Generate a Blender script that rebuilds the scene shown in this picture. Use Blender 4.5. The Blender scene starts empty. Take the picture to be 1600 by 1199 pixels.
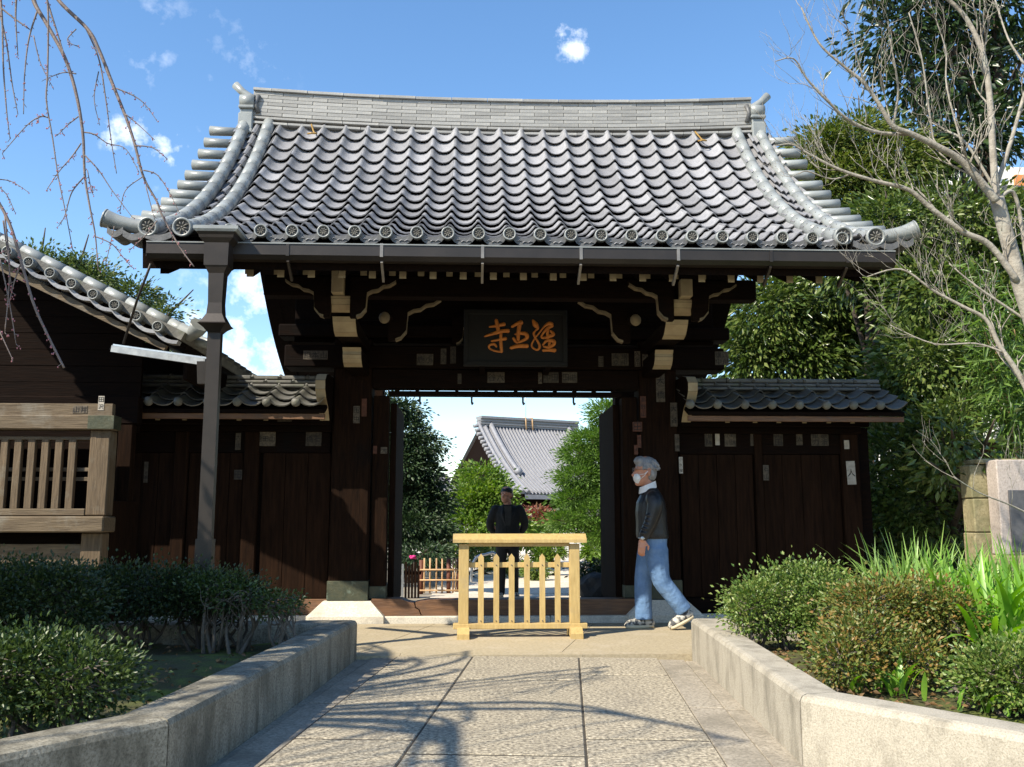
import bpy, bmesh, math, random
import numpy as np
from mathutils import Vector, Matrix, Euler

S = bpy.context.scene
COL = S.collection
R = math.radians
random.seed(7)
RNG = np.random.default_rng(11)

# ------------------------------------------------------------------ camera
FPX, CXP, CYP, CAMH = 1450.0, 800.0, 599.5, 1.06
TH = math.atan((814 - CYP) / FPX)
PSI = math.atan(65 / FPX * math.cos(TH))
cam_data = bpy.data.cameras.new('camera')
cam = bpy.data.objects.new('camera', cam_data)
COL.objects.link(cam)
cam.location = (0, 0, CAMH)
cam.rotation_euler = (math.pi / 2 + TH, 0, -PSI)
cam_data.sensor_width = 36.0
cam_data.lens = FPX / 1600 * 36.0
cam_data.clip_start = 0.05
cam_data.clip_end = 2000
S.camera = cam

# ------------------------------------------------------------------ light
SUNV = Vector((-0.75, -0.60, 0.92)).normalized()          # towards the sun
SUN_EL = math.asin(SUNV.z)
SUN_AZ = math.atan2(SUNV.x, SUNV.y)
world = bpy.data.worlds.new('World')
S.world = world
world.use_nodes = True
wn, wl = world.node_tree.nodes, world.node_tree.links
wn.clear()
w_out = wn.new('ShaderNodeOutputWorld')
w_bg = wn.new('ShaderNodeBackground')
w_sky = wn.new('ShaderNodeTexSky')
w_sky.sky_type = 'NISHITA'
w_sky.sun_disc = False
w_sky.sun_elevation = SUN_EL
w_sky.sun_rotation = SUN_AZ
w_sky.altitude = 20
w_sky.air_density = 1.0
w_sky.dust_density = 0.25
w_sky.ozone_density = 1.0
w_bg.inputs[1].default_value = 0.148
# thin broken cloud: small wisps over the whole sky, two tufts where the photograph has them
w_tc = wn.new('ShaderNodeTexCoord')


def wnode(t, **kw):
    n = wn.new(t)
    for k, v in kw.items():
        setattr(n, k, v)
    return n


def wmath(op, a, b=None, clamp=False):
    n = wnode('ShaderNodeMath', operation=op, use_clamp=clamp)
    for i, v in enumerate((a, b)):
        if v is None:
            continue
        if isinstance(v, (int, float)):
            n.inputs[i].default_value = v
        else:
            wl.new(v, n.inputs[i])
    return n.outputs[0]


def px_dir(px, py):
    f = Vector((math.sin(PSI) * math.cos(TH), math.cos(PSI) * math.cos(TH), math.sin(TH)))
    r = Vector((math.cos(PSI), -math.sin(PSI), 0))
    u = r.cross(f)
    return (f + r * ((px - CXP) / FPX) - u * ((py - CYP) / FPX))


w_no = wnode('ShaderNodeTexNoise')
w_no.inputs['Scale'].default_value = 30
w_no.inputs['Detail'].default_value = 9
w_no.inputs['Roughness'].default_value = 0.62
wl.new(w_tc.outputs['Generated'], w_no.inputs['Vector'])
w_nb = wnode('ShaderNodeTexNoise')
w_nb.inputs['Scale'].default_value = 2.3
w_nb.inputs['Detail'].default_value = 2
wl.new(w_tc.outputs['Generated'], w_nb.inputs['Vector'])
cover = wmath('MULTIPLY', wmath('SUBTRACT', w_nb.outputs[0], 0.60, True), 4.0, True)   # sparse cover everywhere
for (px, py, rad) in ((900, 72, 0.018), (878, 52, 0.010), (200, 216, 0.024), (262, 230, 0.020), (320, 292, 0.022), (410, 470, 0.05), (385, 590, 0.10)):
    d = px_dir(px, py).normalized()
    dn = wnode('ShaderNodeVectorMath', operation='DISTANCE')
    wl.new(w_tc.outputs['Generated'], dn.inputs[0])
    dn.inputs[1].default_value = d
    blob = wmath('SUBTRACT', 1.0, wmath('MULTIPLY', dn.outputs['Value'], 1.0 / (rad * 1.5)), True)
    cover = wmath('MAXIMUM', cover, blob)
dens = wmath('MULTIPLY', wmath('SUBTRACT', wmath('ADD', w_no.outputs[0], wmath('MULTIPLY', cover, 0.26)), 0.60), 3.2, True)
dens = wmath('MULTIPLY', dens, wmath('MULTIPLY', cover, 2.0, True))
w_mix = wnode('ShaderNodeMixRGB')
wl.new(dens, w_mix.inputs[0])
w_hs = wnode('ShaderNodeHueSaturation')
w_hs.inputs['Saturation'].default_value = 1.2
wl.new(w_sky.outputs[0], w_hs.inputs['Color'])
wl.new(w_hs.outputs[0], w_mix.inputs[1])
w_mix.inputs[2].default_value = (7.5, 7.6, 7.8, 1)
wl.new(w_mix.outputs[0], w_bg.inputs[0])
wl.new(w_bg.outputs[0], w_out.inputs[0])

sun_d = bpy.data.lights.new('sun', 'SUN')
sun_d.energy = 5.0
sun_d.angle = R(0.55)
sun_d.color = (1.0, 0.92, 0.77)
sun = bpy.data.objects.new('sun', sun_d)
COL.objects.link(sun)
sun.rotation_euler = (-SUNV).to_track_quat('-Z', 'Y').to_euler()

S.view_settings.view_transform = 'Standard'
S.view_settings.look = 'None'
S.view_settings.exposure = 0.8
S.view_settings.gamma = 1.0
S.view_settings.use_curve_mapping = False
S.render.engine = 'CYCLES'


# ------------------------------------------------------------------ helpers
def at(px, py, Y):
    """point of the depth plane Y seen at a photograph pixel"""
    d = px_dir(px, py)
    return Vector((0, 0, CAMH)) + d * (Y / d.y)


def X_(px, Y, py=700):
    return at(px, py, Y).x


def Z_(py, Y, px=800):
    return at(px, py, Y).z


class MB:
    def __init__(self):
        self.v, self.f, self.m, self.sm = [], [], [], []

    def add(self, vs, fs, mi=0, smooth=False):
        o = len(self.v)
        self.v += [tuple(p) for p in vs]
        for f in fs:
            self.f.append([i + o for i in f])
            self.m.append(mi)
            self.sm.append(smooth)

    def box(self, x0, x1, y0, y1, z0, z1, mi=0):
        vs = [(x0, y0, z0), (x1, y0, z0), (x1, y1, z0), (x0, y1, z0), (x0, y0, z1), (x1, y0, z1), (x1, y1, z1), (x0, y1, z1)]
        self.add(vs, [(0, 3, 2, 1), (4, 5, 6, 7), (0, 1, 5, 4), (1, 2, 6, 5), (2, 3, 7, 6), (3, 0, 4, 7)], mi)

    def bbox(self, x0, x1, y0, y1, z0, z1, b=0.01, mi=0):
        """box with chamfered edges"""
        bm = bmesh.new()
        bmesh.ops.create_cube(bm, size=1)
        for v in bm.verts:
            v.co = Vector(((x0 + x1) / 2 + v.co.x * (x1 - x0), (y0 + y1) / 2 + v.co.y * (y1 - y0), (z0 + z1) / 2 + v.co.z * (z1 - z0)))
        bmesh.ops.bevel(bm, geom=bm.edges[:], offset=b, segments=1, affect='EDGES', profile=0.5)
        bm.verts.index_update()
        self.add([v.co[:] for v in bm.verts], [[v.index for v in f.verts] for f in bm.faces], mi)
        bm.free()

    def prism(self, poly, axis, a0, a1, mi=0, cap=None, smooth=False):
        """extrude a 2-D outline along an axis; cap = material of the end faces"""
        n = len(poly)

        def P(p, a):
            return {'x': (a, p[0], p[1]), 'y': (p[0], a, p[1]), 'z': (p[0], p[1], a)}[axis]
        vs = [P(p, a0) for p in poly] + [P(p, a1) for p in poly]
        self.add(vs, [(i, (i + 1) % n, n + (i + 1) % n, n + i) for i in range(n)], mi, smooth)
        self.add([P(p, a0) for p in poly], [list(range(n))[::-1]], mi if cap is None else cap)
        self.add([P(p, a1) for p in poly], [list(range(n))], mi if cap is None else cap)

    def beam(self, p0, p1, w, h, mi=0, up=(0, 0, 1)):
        p0, p1 = Vector(p0), Vector(p1)
        d = (p1 - p0).normalized()
        s = d.cross(Vector(up))
        if s.length < 1e-4:
            s = Vector((1, 0, 0))
        s.normalize()
        u = s.cross(d)
        vs = []
        for p in (p0, p1):
            for a, b in ((-1, -1), (1, -1), (1, 1), (-1, 1)):
                vs.append(p + s * (a * w / 2) + u * (b * h / 2))
        self.add(vs, [(0, 1, 2, 3), (7, 6, 5, 4), (0, 4, 5, 1), (1, 5, 6, 2), (2, 6, 7, 3), (3, 7, 4, 0)], mi)

    def tube(self, pts, rad, n=8, mi=0, caps=True, flat=None, smooth=True):
        """sweep a round section along a polyline; rad number or list; flat=(axis, factor) squashes the section"""
        pts = [Vector(p) for p in pts]
        if not hasattr(rad, '__len__'):
            rad = [rad] * len(pts)
        o = len(self.v)
        ref = None
        for i, p in enumerate(pts):
            t = (pts[min(i + 1, len(pts) - 1)] - pts[max(i - 1, 0)])
            if t.length < 1e-7:
                t = Vector((0, 0, 1))
            t.normalize()
            if ref is None:
                ref = Vector((0, 0, 1)) if abs(t.z) < 0.9 else Vector((1, 0, 0))
            s = t.cross(ref)
            if s.length < 1e-4:
                s = t.cross(Vector((0, 1, 0.01)))
            s.normalize()
            u = s.cross(t)
            ref = u
            for k in range(n):
                a = 2 * math.pi * k / n
                off = s * (math.cos(a) * rad[i]) + u * (math.sin(a) * rad[i])
                if flat:
                    ax = Vector(flat[0])
                    off = off - ax * (off.dot(ax) * (1 - flat[1]))
                self.v.append(tuple(p + off))
        for i in range(len(pts) - 1):
            for k in range(n):
                a = o + i * n + k
                b = o + i * n + (k + 1) % n
                self.f.append([a, b, b + n, a + n])
                self.m.append(mi)
                self.sm.append(smooth)
        if caps:
            self.f.append([o + k for k in range(n)][::-1])
            self.f.append([o + (len(pts) - 1) * n + k for k in range(n)])
            self.m += [mi, mi]
            self.sm += [False, False]

    def lathe(self, prof, c=(0, 0, 0), n=16, axis='z', mi=0, smooth=True):
        """revolve (radius, height) pairs about an axis through c"""
        o = len(self.v)
        for r, h in prof:
            for k in range(n):
                a = 2 * math.pi * k / n
                q = (r * math.cos(a), r * math.sin(a))
                p = {'z': (q[0], q[1], h), 'y': (q[0], h, q[1]), 'x': (h, q[0], q[1])}[axis]
                self.v.append((p[0] + c[0], p[1] + c[1], p[2] + c[2]))
        for i in range(len(prof) - 1):
            for k in range(n):
                a, b = o + i * n + k, o + i * n + (k + 1) % n
                self.f.append([a, b, b + n, a + n])
                self.m.append(mi)
                self.sm.append(smooth)
        self.f.append([o + k for k in range(n)])
        self.f.append([o + (len(prof) - 1) * n + k for k in range(n)])
        self.m += [mi, mi]
        self.sm += [False, False]

    def ball(self, c, r, n=10, m=7, mi=0):
        """ellipsoid"""
        if not hasattr(r, '__len__'):
            r = (r, r, r)
        o = len(self.v)
        for i in range(m + 1):
            ph = math.pi * i / m
            for k in range(n):
                a = 2 * math.pi * k / n
                self.v.append((c[0] + r[0] * math.sin(ph) * math.cos(a), c[1] + r[1] * math.sin(ph) * math.sin(a), c[2] + r[2] * math.cos(ph)))
        for i in range(m):
            for k in range(n):
                a, b = o + i * n + k, o + i * n + (k + 1) % n
                self.f.append([a, a + n, b + n, b])
                self.m.append(mi)
                self.sm.append(True)

    def mesh(self, name, mats):
        me = bpy.data.meshes.new(name)
        me.from_pydata(self.v, [], self.f)
        for m in (mats if isinstance(mats, (list, tuple)) else [mats]):
            me.materials.append(m)
        me.polygons.foreach_set('material_index', self.m)
        me.polygons.foreach_set('use_smooth', self.sm)
        bm = bmesh.new()
        bm.from_mesh(me)
        bmesh.ops.recalc_face_normals(bm, faces=bm.faces[:])
        bm.to_mesh(me)
        bm.free()
        me.update()
        return me

    def build(self, name, mats, parent=None, **tags):
        return obj(name, self.mesh(name, mats), parent, **tags)


def obj(name, data, parent=None, loc=None, label=None, category=None, group=None, kind=None):
    o = bpy.data.objects.new(name, data)
    COL.objects.link(o)
    if parent is not None:
        o.parent = parent
        o.matrix_parent_inverse = wmat(parent).inverted()
    if loc is not None:
        o.location = loc
    for k, v in (('label', label), ('category', category), ('group', group), ('kind', kind)):
        if v:
            o[k] = v
    return o


def wmat(o):
    b = Matrix.LocRotScale(o.location, o.rotation_euler, o.scale)
    return b if o.parent is None else wmat(o.parent) @ o.matrix_parent_inverse @ b


def thing(name, label, category, loc=(0, 0, 0), group=None):
    return obj(name, None, None, loc, label, category, group)


def one(fn, *a, **k):
    m = MB()
    fn(m, *a, **k)
    return m


def box_part(name, mat, parent, x0, x1, y0, y1, z0, z1, b=0.006, **t):
    m = MB()
    if b:
        m.bbox(x0, x1, y0, y1, z0, z1, b)
    else:
        m.box(x0, x1, y0, y1, z0, z1)
    return m.build(name, mat, parent, **t)


def remesh(o, voxel, smooth=6, fac=0.5):
    """fuse overlapping closed pieces of one mesh into one continuous skin"""
    m = o.modifiers.new('r', 'REMESH')
    m.mode = 'VOXEL'
    m.voxel_size = voxel
    m.use_smooth_shade = True
    if smooth:
        s = o.modifiers.new('s', 'SMOOTH')
        s.factor = fac
        s.iterations = smooth
    dg = bpy.context.evaluated_depsgraph_get()
    dg.update()
    me = bpy.data.meshes.new_from_object(o.evaluated_get(dg))
    o.modifiers.clear()
    mats = list(o.data.materials)
    o.data = me
    if not me.materials:
        for x in mats:
            me.materials.append(x)
    return o


def catmull(pts, k=6):
    """smooth curve through points; numbers after the coordinates are interpolated too"""
    P = [np.array(p, float) for p in pts]
    out = []
    for i in range(len(P) - 1):
        a, b, c, d = P[max(i - 1, 0)], P[i], P[i + 1], P[min(i + 2, len(P) - 1)]
        for j in range(k):
            t = j / k
            out.append(0.5 * ((2 * b) + (c - a) * t + (2 * a - 5 * b + 4 * c - d) * t * t + (3 * b - a - 3 * c + d) * t ** 3))
    out.append(P[-1])
    return out


# ------------------------------------------------------------------ materials
def nt(name):
    m = bpy.data.materials.new(name)
    m.use_nodes = True
    n = m.node_tree.nodes
    return m, n, m.node_tree.links, n['Principled BSDF']


def mat(name, c1, c2=None, scale=6, rough=0.7, bump=0.0, bscale=None, stretch=(1, 1, 1), metal=0.0, spec=0.4, detail=6,
        c3=None, c3scale=2.0, c3lo=0.55, c3hi=0.7, rnd=0.0, island=0.0, contrast=(0.3, 0.7)):
    m, n, l, b = nt(name)
    c2 = c2 or tuple(x * 0.7 for x in c1)
    tc = n.new('ShaderNodeTexCoord')
    mp = n.new('ShaderNodeMapping')
    mp.inputs['Scale'].default_value = stretch
    l.new(tc.outputs['Object'], mp.inputs[0])
    no = n.new('ShaderNodeTexNoise')
    no.inputs['Scale'].default_value = scale
    no.inputs['Detail'].default_value = detail
    no.inputs['Roughness'].default_value = 0.6
    l.new(mp.outputs[0], no.inputs['Vector'])
    cr = n.new('ShaderNodeValToRGB')
    cr.color_ramp.elements[0].position = contrast[0]
    cr.color_ramp.elements[1].position = contrast[1]
    cr.color_ramp.elements[0].color = (*c2, 1)
    cr.color_ramp.elements[1].color = (*c1, 1)
    l.new(no.outputs[0], cr.inputs[0])
    colr = cr.outputs[0]
    if c3:
        n3 = n.new('ShaderNodeTexNoise')
        n3.inputs['Scale'].default_value = c3scale
        n3.inputs['Detail'].default_value = 7
        n3.inputs['Roughness'].default_value = 0.65
        l.new(tc.outputs['Object'], n3.inputs['Vector'])
        r3 = n.new('ShaderNodeMapRange')
        r3.inputs[1].default_value = c3lo
        r3.inputs[2].default_value = c3hi
        l.new(n3.outputs[0], r3.inputs[0])
        mx = n.new('ShaderNodeMixRGB')
        l.new(r3.outputs[0], mx.inputs[0])
        l.new(colr, mx.inputs[1])
        mx.inputs[2].default_value = (*c3, 1)
        colr = mx.outputs[0]
    if rnd or island:
        if island:
            oi = n.new('ShaderNodeNewGeometry')
            src = oi.outputs['Random Per Island']
            amp = island
        else:
            oi = n.new('ShaderNodeObjectInfo')
            src = oi.outputs['Random']
            amp = rnd
        mr = n.new('ShaderNodeMapRange')
        mr.inputs[3].default_value = 1 - amp
        mr.inputs[4].default_value = 1 + amp
        l.new(src, mr.inputs[0])
        hv = n.new('ShaderNodeHueSaturation')
        l.new(mr.outputs[0], hv.inputs['Value'])
        l.new(colr, hv.inputs['Color'])
        colr = hv.outputs[0]
    l.new(colr, b.inputs['Base Color'])
    b.inputs['Roughness'].default_value = rough
    b.inputs['Metallic'].default_value = metal
    b.inputs['Specular IOR Level'].default_value = spec
    if bump:
        bn = n.new('ShaderNodeTexNoise')
        bn.inputs['Scale'].default_value = bscale or scale * 3
        bn.inputs['Detail'].default_value = 6
        l.new(mp.outputs[0], bn.inputs['Vector'])
        bp = n.new('ShaderNodeBump')
        bp.inputs['Strength'].default_value = bump
        bp.inputs['Distance'].default_value = 0.02
        l.new(bn.outputs[0], bp.inputs['Height'])
        l.new(bp.outputs[0], b.inputs['Normal'])
    return m


def leafmat(name, cols, gloss=0.35, trans=0.3):
    """leaf colours drawn per leaf from a list, some light passing through"""
    m, n, l, b = nt(name)
    g = n.new('ShaderNodeNewGeometry')
    cr = n.new('ShaderNodeValToRGB')
    cr.color_ramp.interpolation = 'LINEAR'
    els = cr.color_ramp.elements
    while len(els) < len(cols):
        els.new(0.5)
    for i, c in enumerate(cols):
        els[i].position = i / max(1, len(cols) - 1)
        els[i].color = (*c, 1)
    l.new(g.outputs['Random Per Island'], cr.inputs[0])
    l.new(cr.outputs[0], b.inputs['Base Color'])
    b.inputs['Roughness'].default_value = gloss
    b.inputs['Specular IOR Level'].default_value = 0.45
    tr = n.new('ShaderNodeBsdfTranslucent')
    hv = n.new('ShaderNodeHueSaturation')
    hv.inputs['Saturation'].default_value = 1.15
    hv.inputs['Value'].default_value = 1.5
    l.new(cr.outputs[0], hv.inputs['Color'])
    l.new(hv.outputs[0], tr.inputs[0])
    mx = n.new('ShaderNodeMixShader')
    mx.inputs[0].default_value = trans
    l.new(b.outputs[0], mx.inputs[1])
    l.new(tr.outputs[0], mx.inputs[2])
    l.new(mx.outputs[0], n['Material Output'].inputs[0])
    return m


M = {}
M['tile'] = mat('smoked_tile', (0.33, 0.325, 0.335), (0.20, 0.20, 0.21), 14, 0.38, 0.12, 40, spec=0.5, rnd=0.24, c3=(0.13, 0.13, 0.12), c3scale=7, c3lo=0.52, c3hi=0.8)
M['tile_roll'] = mat('smoked_roll_tile', (0.28, 0.295, 0.285), (0.20, 0.21, 0.205), 7, 0.36, 0.08, 30, spec=0.5, rnd=0.1)
M['tile_dark'] = mat('dark_relief_tile', (0.13, 0.13, 0.13), (0.07, 0.07, 0.07), 20, 0.5, 0.1)
M['tile_old'] = mat('old_tile', (0.16, 0.15, 0.13), (0.08, 0.08, 0.075), 9, 0.6, 0.2, 40, rnd=0.15, c3=(0.11, 0.12, 0.08), c3scale=6)
M['ridge_tile'] = mat('ridge_tile', (0.33, 0.32, 0.295), (0.22, 0.22, 0.215), 8, 0.6, 0.12, 40, rnd=0.17)
M['tile_far'] = mat('far_tile', (0.25, 0.25, 0.265), (0.18, 0.18, 0.195), 5, 0.5)
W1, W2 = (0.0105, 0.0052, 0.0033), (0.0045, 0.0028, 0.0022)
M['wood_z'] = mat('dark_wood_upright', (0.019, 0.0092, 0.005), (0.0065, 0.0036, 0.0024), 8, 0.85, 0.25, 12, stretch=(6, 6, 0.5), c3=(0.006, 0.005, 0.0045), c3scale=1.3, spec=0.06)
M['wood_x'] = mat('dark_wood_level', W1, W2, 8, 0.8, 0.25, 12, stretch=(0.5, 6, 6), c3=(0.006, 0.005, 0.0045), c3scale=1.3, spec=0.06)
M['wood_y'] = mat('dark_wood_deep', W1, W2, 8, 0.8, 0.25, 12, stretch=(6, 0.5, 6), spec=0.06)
M['wood_sun'] = mat('sunlit_dark_wood', (0.19, 0.095, 0.045), (0.09, 0.045, 0.023), 7, 0.6, 0.3, 12, stretch=(0.6, 6, 6), c3=(0.10, 0.06, 0.04), c3scale=2)  # brighter copy of the dark wood, coloured as if sunlit
M['wood_door'] = mat('door_board', (0.022, 0.0105, 0.0057), (0.008, 0.0042, 0.0026), 6, 0.85, 0.2, 12, stretch=(5, 5, 0.45), rnd=0.12, spec=0.06)
M['wood_grey_x'] = mat('weathered_wood_level', (0.15, 0.11, 0.066), (0.07, 0.048, 0.028), 7, 0.75, 0.3, 14, stretch=(0.6, 7, 7), c3=(0.19, 0.172, 0.14), c3scale=2.2, c3lo=0.5, c3hi=0.7)
M['wood_grey_z'] = mat('weathered_wood_upright', (0.15, 0.105, 0.062), (0.07, 0.047, 0.026), 7, 0.75, 0.3, 14, stretch=(7, 7, 0.6), c3=(0.16, 0.14, 0.105), c3scale=2.2)
M['cream'] = mat('cream_end_paint', (0.36, 0.29, 0.18), (0.27, 0.205, 0.125), 9, 0.7, 0.1, rnd=0.08, c3=(0.36, 0.28, 0.18), c3scale=5, c3lo=0.58, c3hi=0.8)
M['cream_dim'] = mat('shade_dim_cream_paint', (0.23, 0.18, 0.11), (0.12, 0.092, 0.058), 12, 0.8)  # same cream paint, colour dimmed for the shade under the eaves
M['gutter'] = mat('brown_metal', (0.036, 0.028, 0.023), (0.024, 0.019, 0.016), 5, 0.42, 0.03, metal=0.35, spec=0.5)
M['gutter_light'] = mat('pale_strap', (0.24, 0.22, 0.20), (0.15, 0.14, 0.13), 9, 0.45, metal=0.4)  # paler metal for some of the straps
M['zinc'] = mat('weathered_zinc', (0.36, 0.37, 0.37), (0.20, 0.21, 0.22), 9, 0.45, 0.1, metal=0.3, c3=(0.16, 0.16, 0.16), c3scale=6)
M['brass'] = mat('tarnished_brass', (0.42, 0.26, 0.07), (0.26, 0.15, 0.04), 12, 0.5, metal=0.4)
M['steel'] = mat('galvanised', (0.55, 0.56, 0.56), (0.42, 0.43, 0.44), 12, 0.35, metal=0.7)
M['copper'] = mat('copper_shoe', (0.075, 0.075, 0.045), (0.035, 0.045, 0.03), 14, 0.6, 0.2, metal=0.2, c3=(0.15, 0.19, 0.15), c3scale=9, c3lo=0.6, c3hi=0.75)
M['gold'] = mat('gold_lettering', (0.62, 0.21, 0.03), (0.42, 0.125, 0.02), 20, 0.5)
M['sign'] = mat('sign_board', (0.006, 0.0055, 0.005), (0.004, 0.0036, 0.0034), 6, 0.8, 0.1)
M['barrier'] = mat('yellow_wood', (0.50, 0.36, 0.145), (0.37, 0.255, 0.095), 9, 0.6, 0.12, 14, stretch=(5, 5, 0.8), rnd=0.05, c3=(0.36, 0.27, 0.14), c3scale=5, c3lo=0.52, c3hi=0.8)
M['paper'] = mat('old_paper', (0.105, 0.085, 0.062), (0.05, 0.041, 0.032), 30, 0.9, rnd=0.45, contrast=(0.38, 0.62))
M['paper_red'] = mat('red_paper', (0.13, 0.05, 0.03), (0.06, 0.026, 0.018), 30, 0.9, rnd=0.2)
M['paper_white'] = mat('white_paper', (0.48, 0.44, 0.38), (0.30, 0.27, 0.23), 22, 0.9)
M['ink'] = mat('black_ink', (0.012, 0.010, 0.009), (0.008, 0.007, 0.007), 10, 0.7)
M['slab'] = None


def speckle(name, base, dark, light, sc=90, rough=0.8, stain=None, bump=0.35, stain_lo=0.52, stain_hi=0.68, stain_sc=2.5, stretch=(1, 1, 1), rnd=0.0):
    """bush-hammered or pebbled stone: pale and dark grains, broad weather stains"""
    m, n, l, b = nt(name)
    tc = n.new('ShaderNodeTexCoord')
    vo = n.new('ShaderNodeTexNoise')
    vo.inputs['Scale'].default_value = sc
    vo.inputs['Detail'].default_value = 3
    vo.inputs['Roughness'].default_value = 0.7
    l.new(tc.outputs['Object'], vo.inputs['Vector'])
    cr = n.new('ShaderNodeValToRGB')
    e = cr.color_ramp.elements
    e[0].position, e[0].color = 0.33, (*dark, 1)
    e[1].position, e[1].color = 0.68, (*light, 1)
    k = e.new(0.5)
    k.color = (*base, 1)
    l.new(vo.outputs[0], cr.inputs[0])
    n2 = n.new('ShaderNodeTexNoise')
    n2.inputs['Scale'].default_value = stain_sc
    n2.inputs['Detail'].default_value = 8
    n2.inputs['Roughness'].default_value = 0.68
    mp = n.new('ShaderNodeMapping')
    mp.inputs['Scale'].default_value = stretch
    l.new(tc.outputs['Object'], mp.inputs[0])
    l.new(mp.outputs[0], n2.inputs['Vector'])
    mr = n.new('ShaderNodeMapRange')
    mr.inputs[1].default_value, mr.inputs[2].default_value = stain_lo, stain_hi
    mr.inputs[4].default_value = 0.75
    l.new(n2.outputs[0], mr.inputs[0])
    mx = n.new('ShaderNodeMixRGB')
    l.new(mr.outputs[0], mx.inputs[0])
    l.new(cr.outputs[0], mx.inputs[1])
    mx.inputs[2].default_value = (*(stain or dark), 1)
    out = mx.outputs[0]
    if rnd:
        oi = n.new('ShaderNodeObjectInfo')
        m3 = n.new('ShaderNodeMapRange')
        m3.inputs[3].default_value, m3.inputs[4].default_value = 1 - rnd, 1 + rnd
        l.new(oi.outputs['Random'], m3.inputs[0])
        hv = n.new('ShaderNodeHueSaturation')
        l.new(m3.outputs[0], hv.inputs['Value'])
        l.new(out, hv.inputs['Color'])
        out = hv.outputs[0]
    l.new(out, b.inputs['Base Color'])
    b.inputs['Roughness'].default_value = rough
    bp = n.new('ShaderNodeBump')
    bp.inputs['Strength'].default_value = bump
    bp.inputs['Distance'].default_value = 0.008
    l.new(vo.outputs[0], bp.inputs['Height'])
    l.new(bp.outputs[0], b.inputs['Normal'])
    return m


M['slab'] = speckle('pebbled_slab', (0.305, 0.26, 0.185), (0.085, 0.071, 0.055), (0.57, 0.495, 0.365), 46, 0.85, (0.16, 0.138, 0.108), 0.6, rnd=0.06, stain_lo=0.5, stain_hi=0.8)
M['pave'] = speckle('smooth_paving', (0.36, 0.295, 0.19), (0.275, 0.225, 0.145), (0.42, 0.35, 0.235), 40, 0.75, (0.42, 0.35, 0.25), 0.1, rnd=0.05)
M['strip'] = speckle('edge_concrete', (0.30, 0.26, 0.20), (0.18, 0.155, 0.12), (0.40, 0.35, 0.28), 60, 0.9, (0.16, 0.14, 0.105), 0.4, stain_lo=0.45, stain_hi=0.65)
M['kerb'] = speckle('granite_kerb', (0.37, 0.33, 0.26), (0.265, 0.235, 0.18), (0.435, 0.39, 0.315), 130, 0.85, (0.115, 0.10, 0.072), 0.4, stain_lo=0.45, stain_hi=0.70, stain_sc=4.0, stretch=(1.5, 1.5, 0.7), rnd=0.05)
M['kerb_dark'] = speckle('mossy_shaded_kerb', (0.27, 0.24, 0.18), (0.13, 0.115, 0.085), (0.36, 0.33, 0.26), 85, 0.9, (0.075, 0.066, 0.045), 0.35, stain_lo=0.42, stain_hi=0.62, stain_sc=4, stretch=(1.6, 1.6, 0.5), rnd=0.06)  # weathered stone, its colour darkened further for lying in shade
M['plinth'] = speckle('base_stone', (0.58, 0.53, 0.43), (0.42, 0.38, 0.31), (0.66, 0.60, 0.50), 60, 0.85, (0.36, 0.32, 0.26), 0.2)
M['post_stone'] = speckle('mossy_stone', (0.26, 0.22, 0.12), (0.15, 0.13, 0.07), (0.33, 0.285, 0.17), 40, 0.9, (0.10, 0.10, 0.045), 0.4)
M['joint'] = mat('dark_joint_grit', (0.07, 0.058, 0.042), (0.04, 0.033, 0.025), 30, 0.95, 0.4)
M['soil'] = mat('mossy_soil', (0.075, 0.085, 0.020), (0.055, 0.040, 0.024), 5, 0.95, 0.8, 40, c3=(0.11, 0.14, 0.018), c3scale=3, c3lo=0.5, c3hi=0.62)
M['ground'] = mat('ground_earth', (0.30, 0.26, 0.20), (0.19, 0.16, 0.12), 3, 0.95, 0.4, 30)
M['court'] = speckle('court_paving', (0.60, 0.52, 0.42), (0.46, 0.40, 0.32), (0.66, 0.58, 0.48), 20, 0.85, (0.44, 0.38, 0.3), 0.1, rnd=0.08)
M['bark_pale'] = mat('pale_bark', (0.36, 0.325, 0.27), (0.20, 0.175, 0.14), 14, 0.85, 0.4, 40, c3=(0.30, 0.29, 0.24), c3scale=8)
M['stem_grey'] = mat('grey_stem', (0.17, 0.14, 0.11), (0.09, 0.073, 0.056), 20, 0.9, 0.3)
M['bark_dark'] = mat('dark_bark', (0.085, 0.065, 0.048), (0.045, 0.035, 0.027), 12, 0.9, 0.5, 30, stretch=(1, 1, 0.4))
M['bark_cherry'] = mat('cherry_twig', (0.20, 0.155, 0.135), (0.12, 0.09, 0.08), 18, 0.6, 0.2)
M['bud'] = mat('pink_bud', (0.42, 0.17, 0.19), (0.28, 0.11, 0.12), 30, 0.6)
M['skin'] = mat('skin', (0.52, 0.25, 0.16), (0.45, 0.20, 0.125), 16, 0.55)
M['leather'] = mat('black_leather', (0.016, 0.016, 0.018), (0.010, 0.010, 0.011), 14, 0.42, 0.25, 24)
M['denim'] = mat('blue_denim', (0.125, 0.215, 0.36), (0.07, 0.135, 0.25), 9, 0.85, 1.0, 13, c3=(0.155, 0.25, 0.40), c3scale=4, c3lo=0.5, c3hi=0.7)
M['hair_grey'] = mat('grey_hair', (0.30, 0.29, 0.29), (0.16, 0.155, 0.155), 30, 0.5, 0.5, 60, stretch=(1, 1, 0.3))
M['hair_dark'] = mat('dark_hair', (0.02, 0.018, 0.017), (0.012, 0.011, 0.01), 30, 0.5, 0.4, 60)
M['mask'] = mat('white_mask', (0.75, 0.74, 0.73), (0.66, 0.65, 0.64), 20, 0.8)
M['shoe'] = mat('grey_trainer', (0.45, 0.42, 0.36), (0.06, 0.06, 0.06), 24, 0.7, contrast=(0.45, 0.55))
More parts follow.
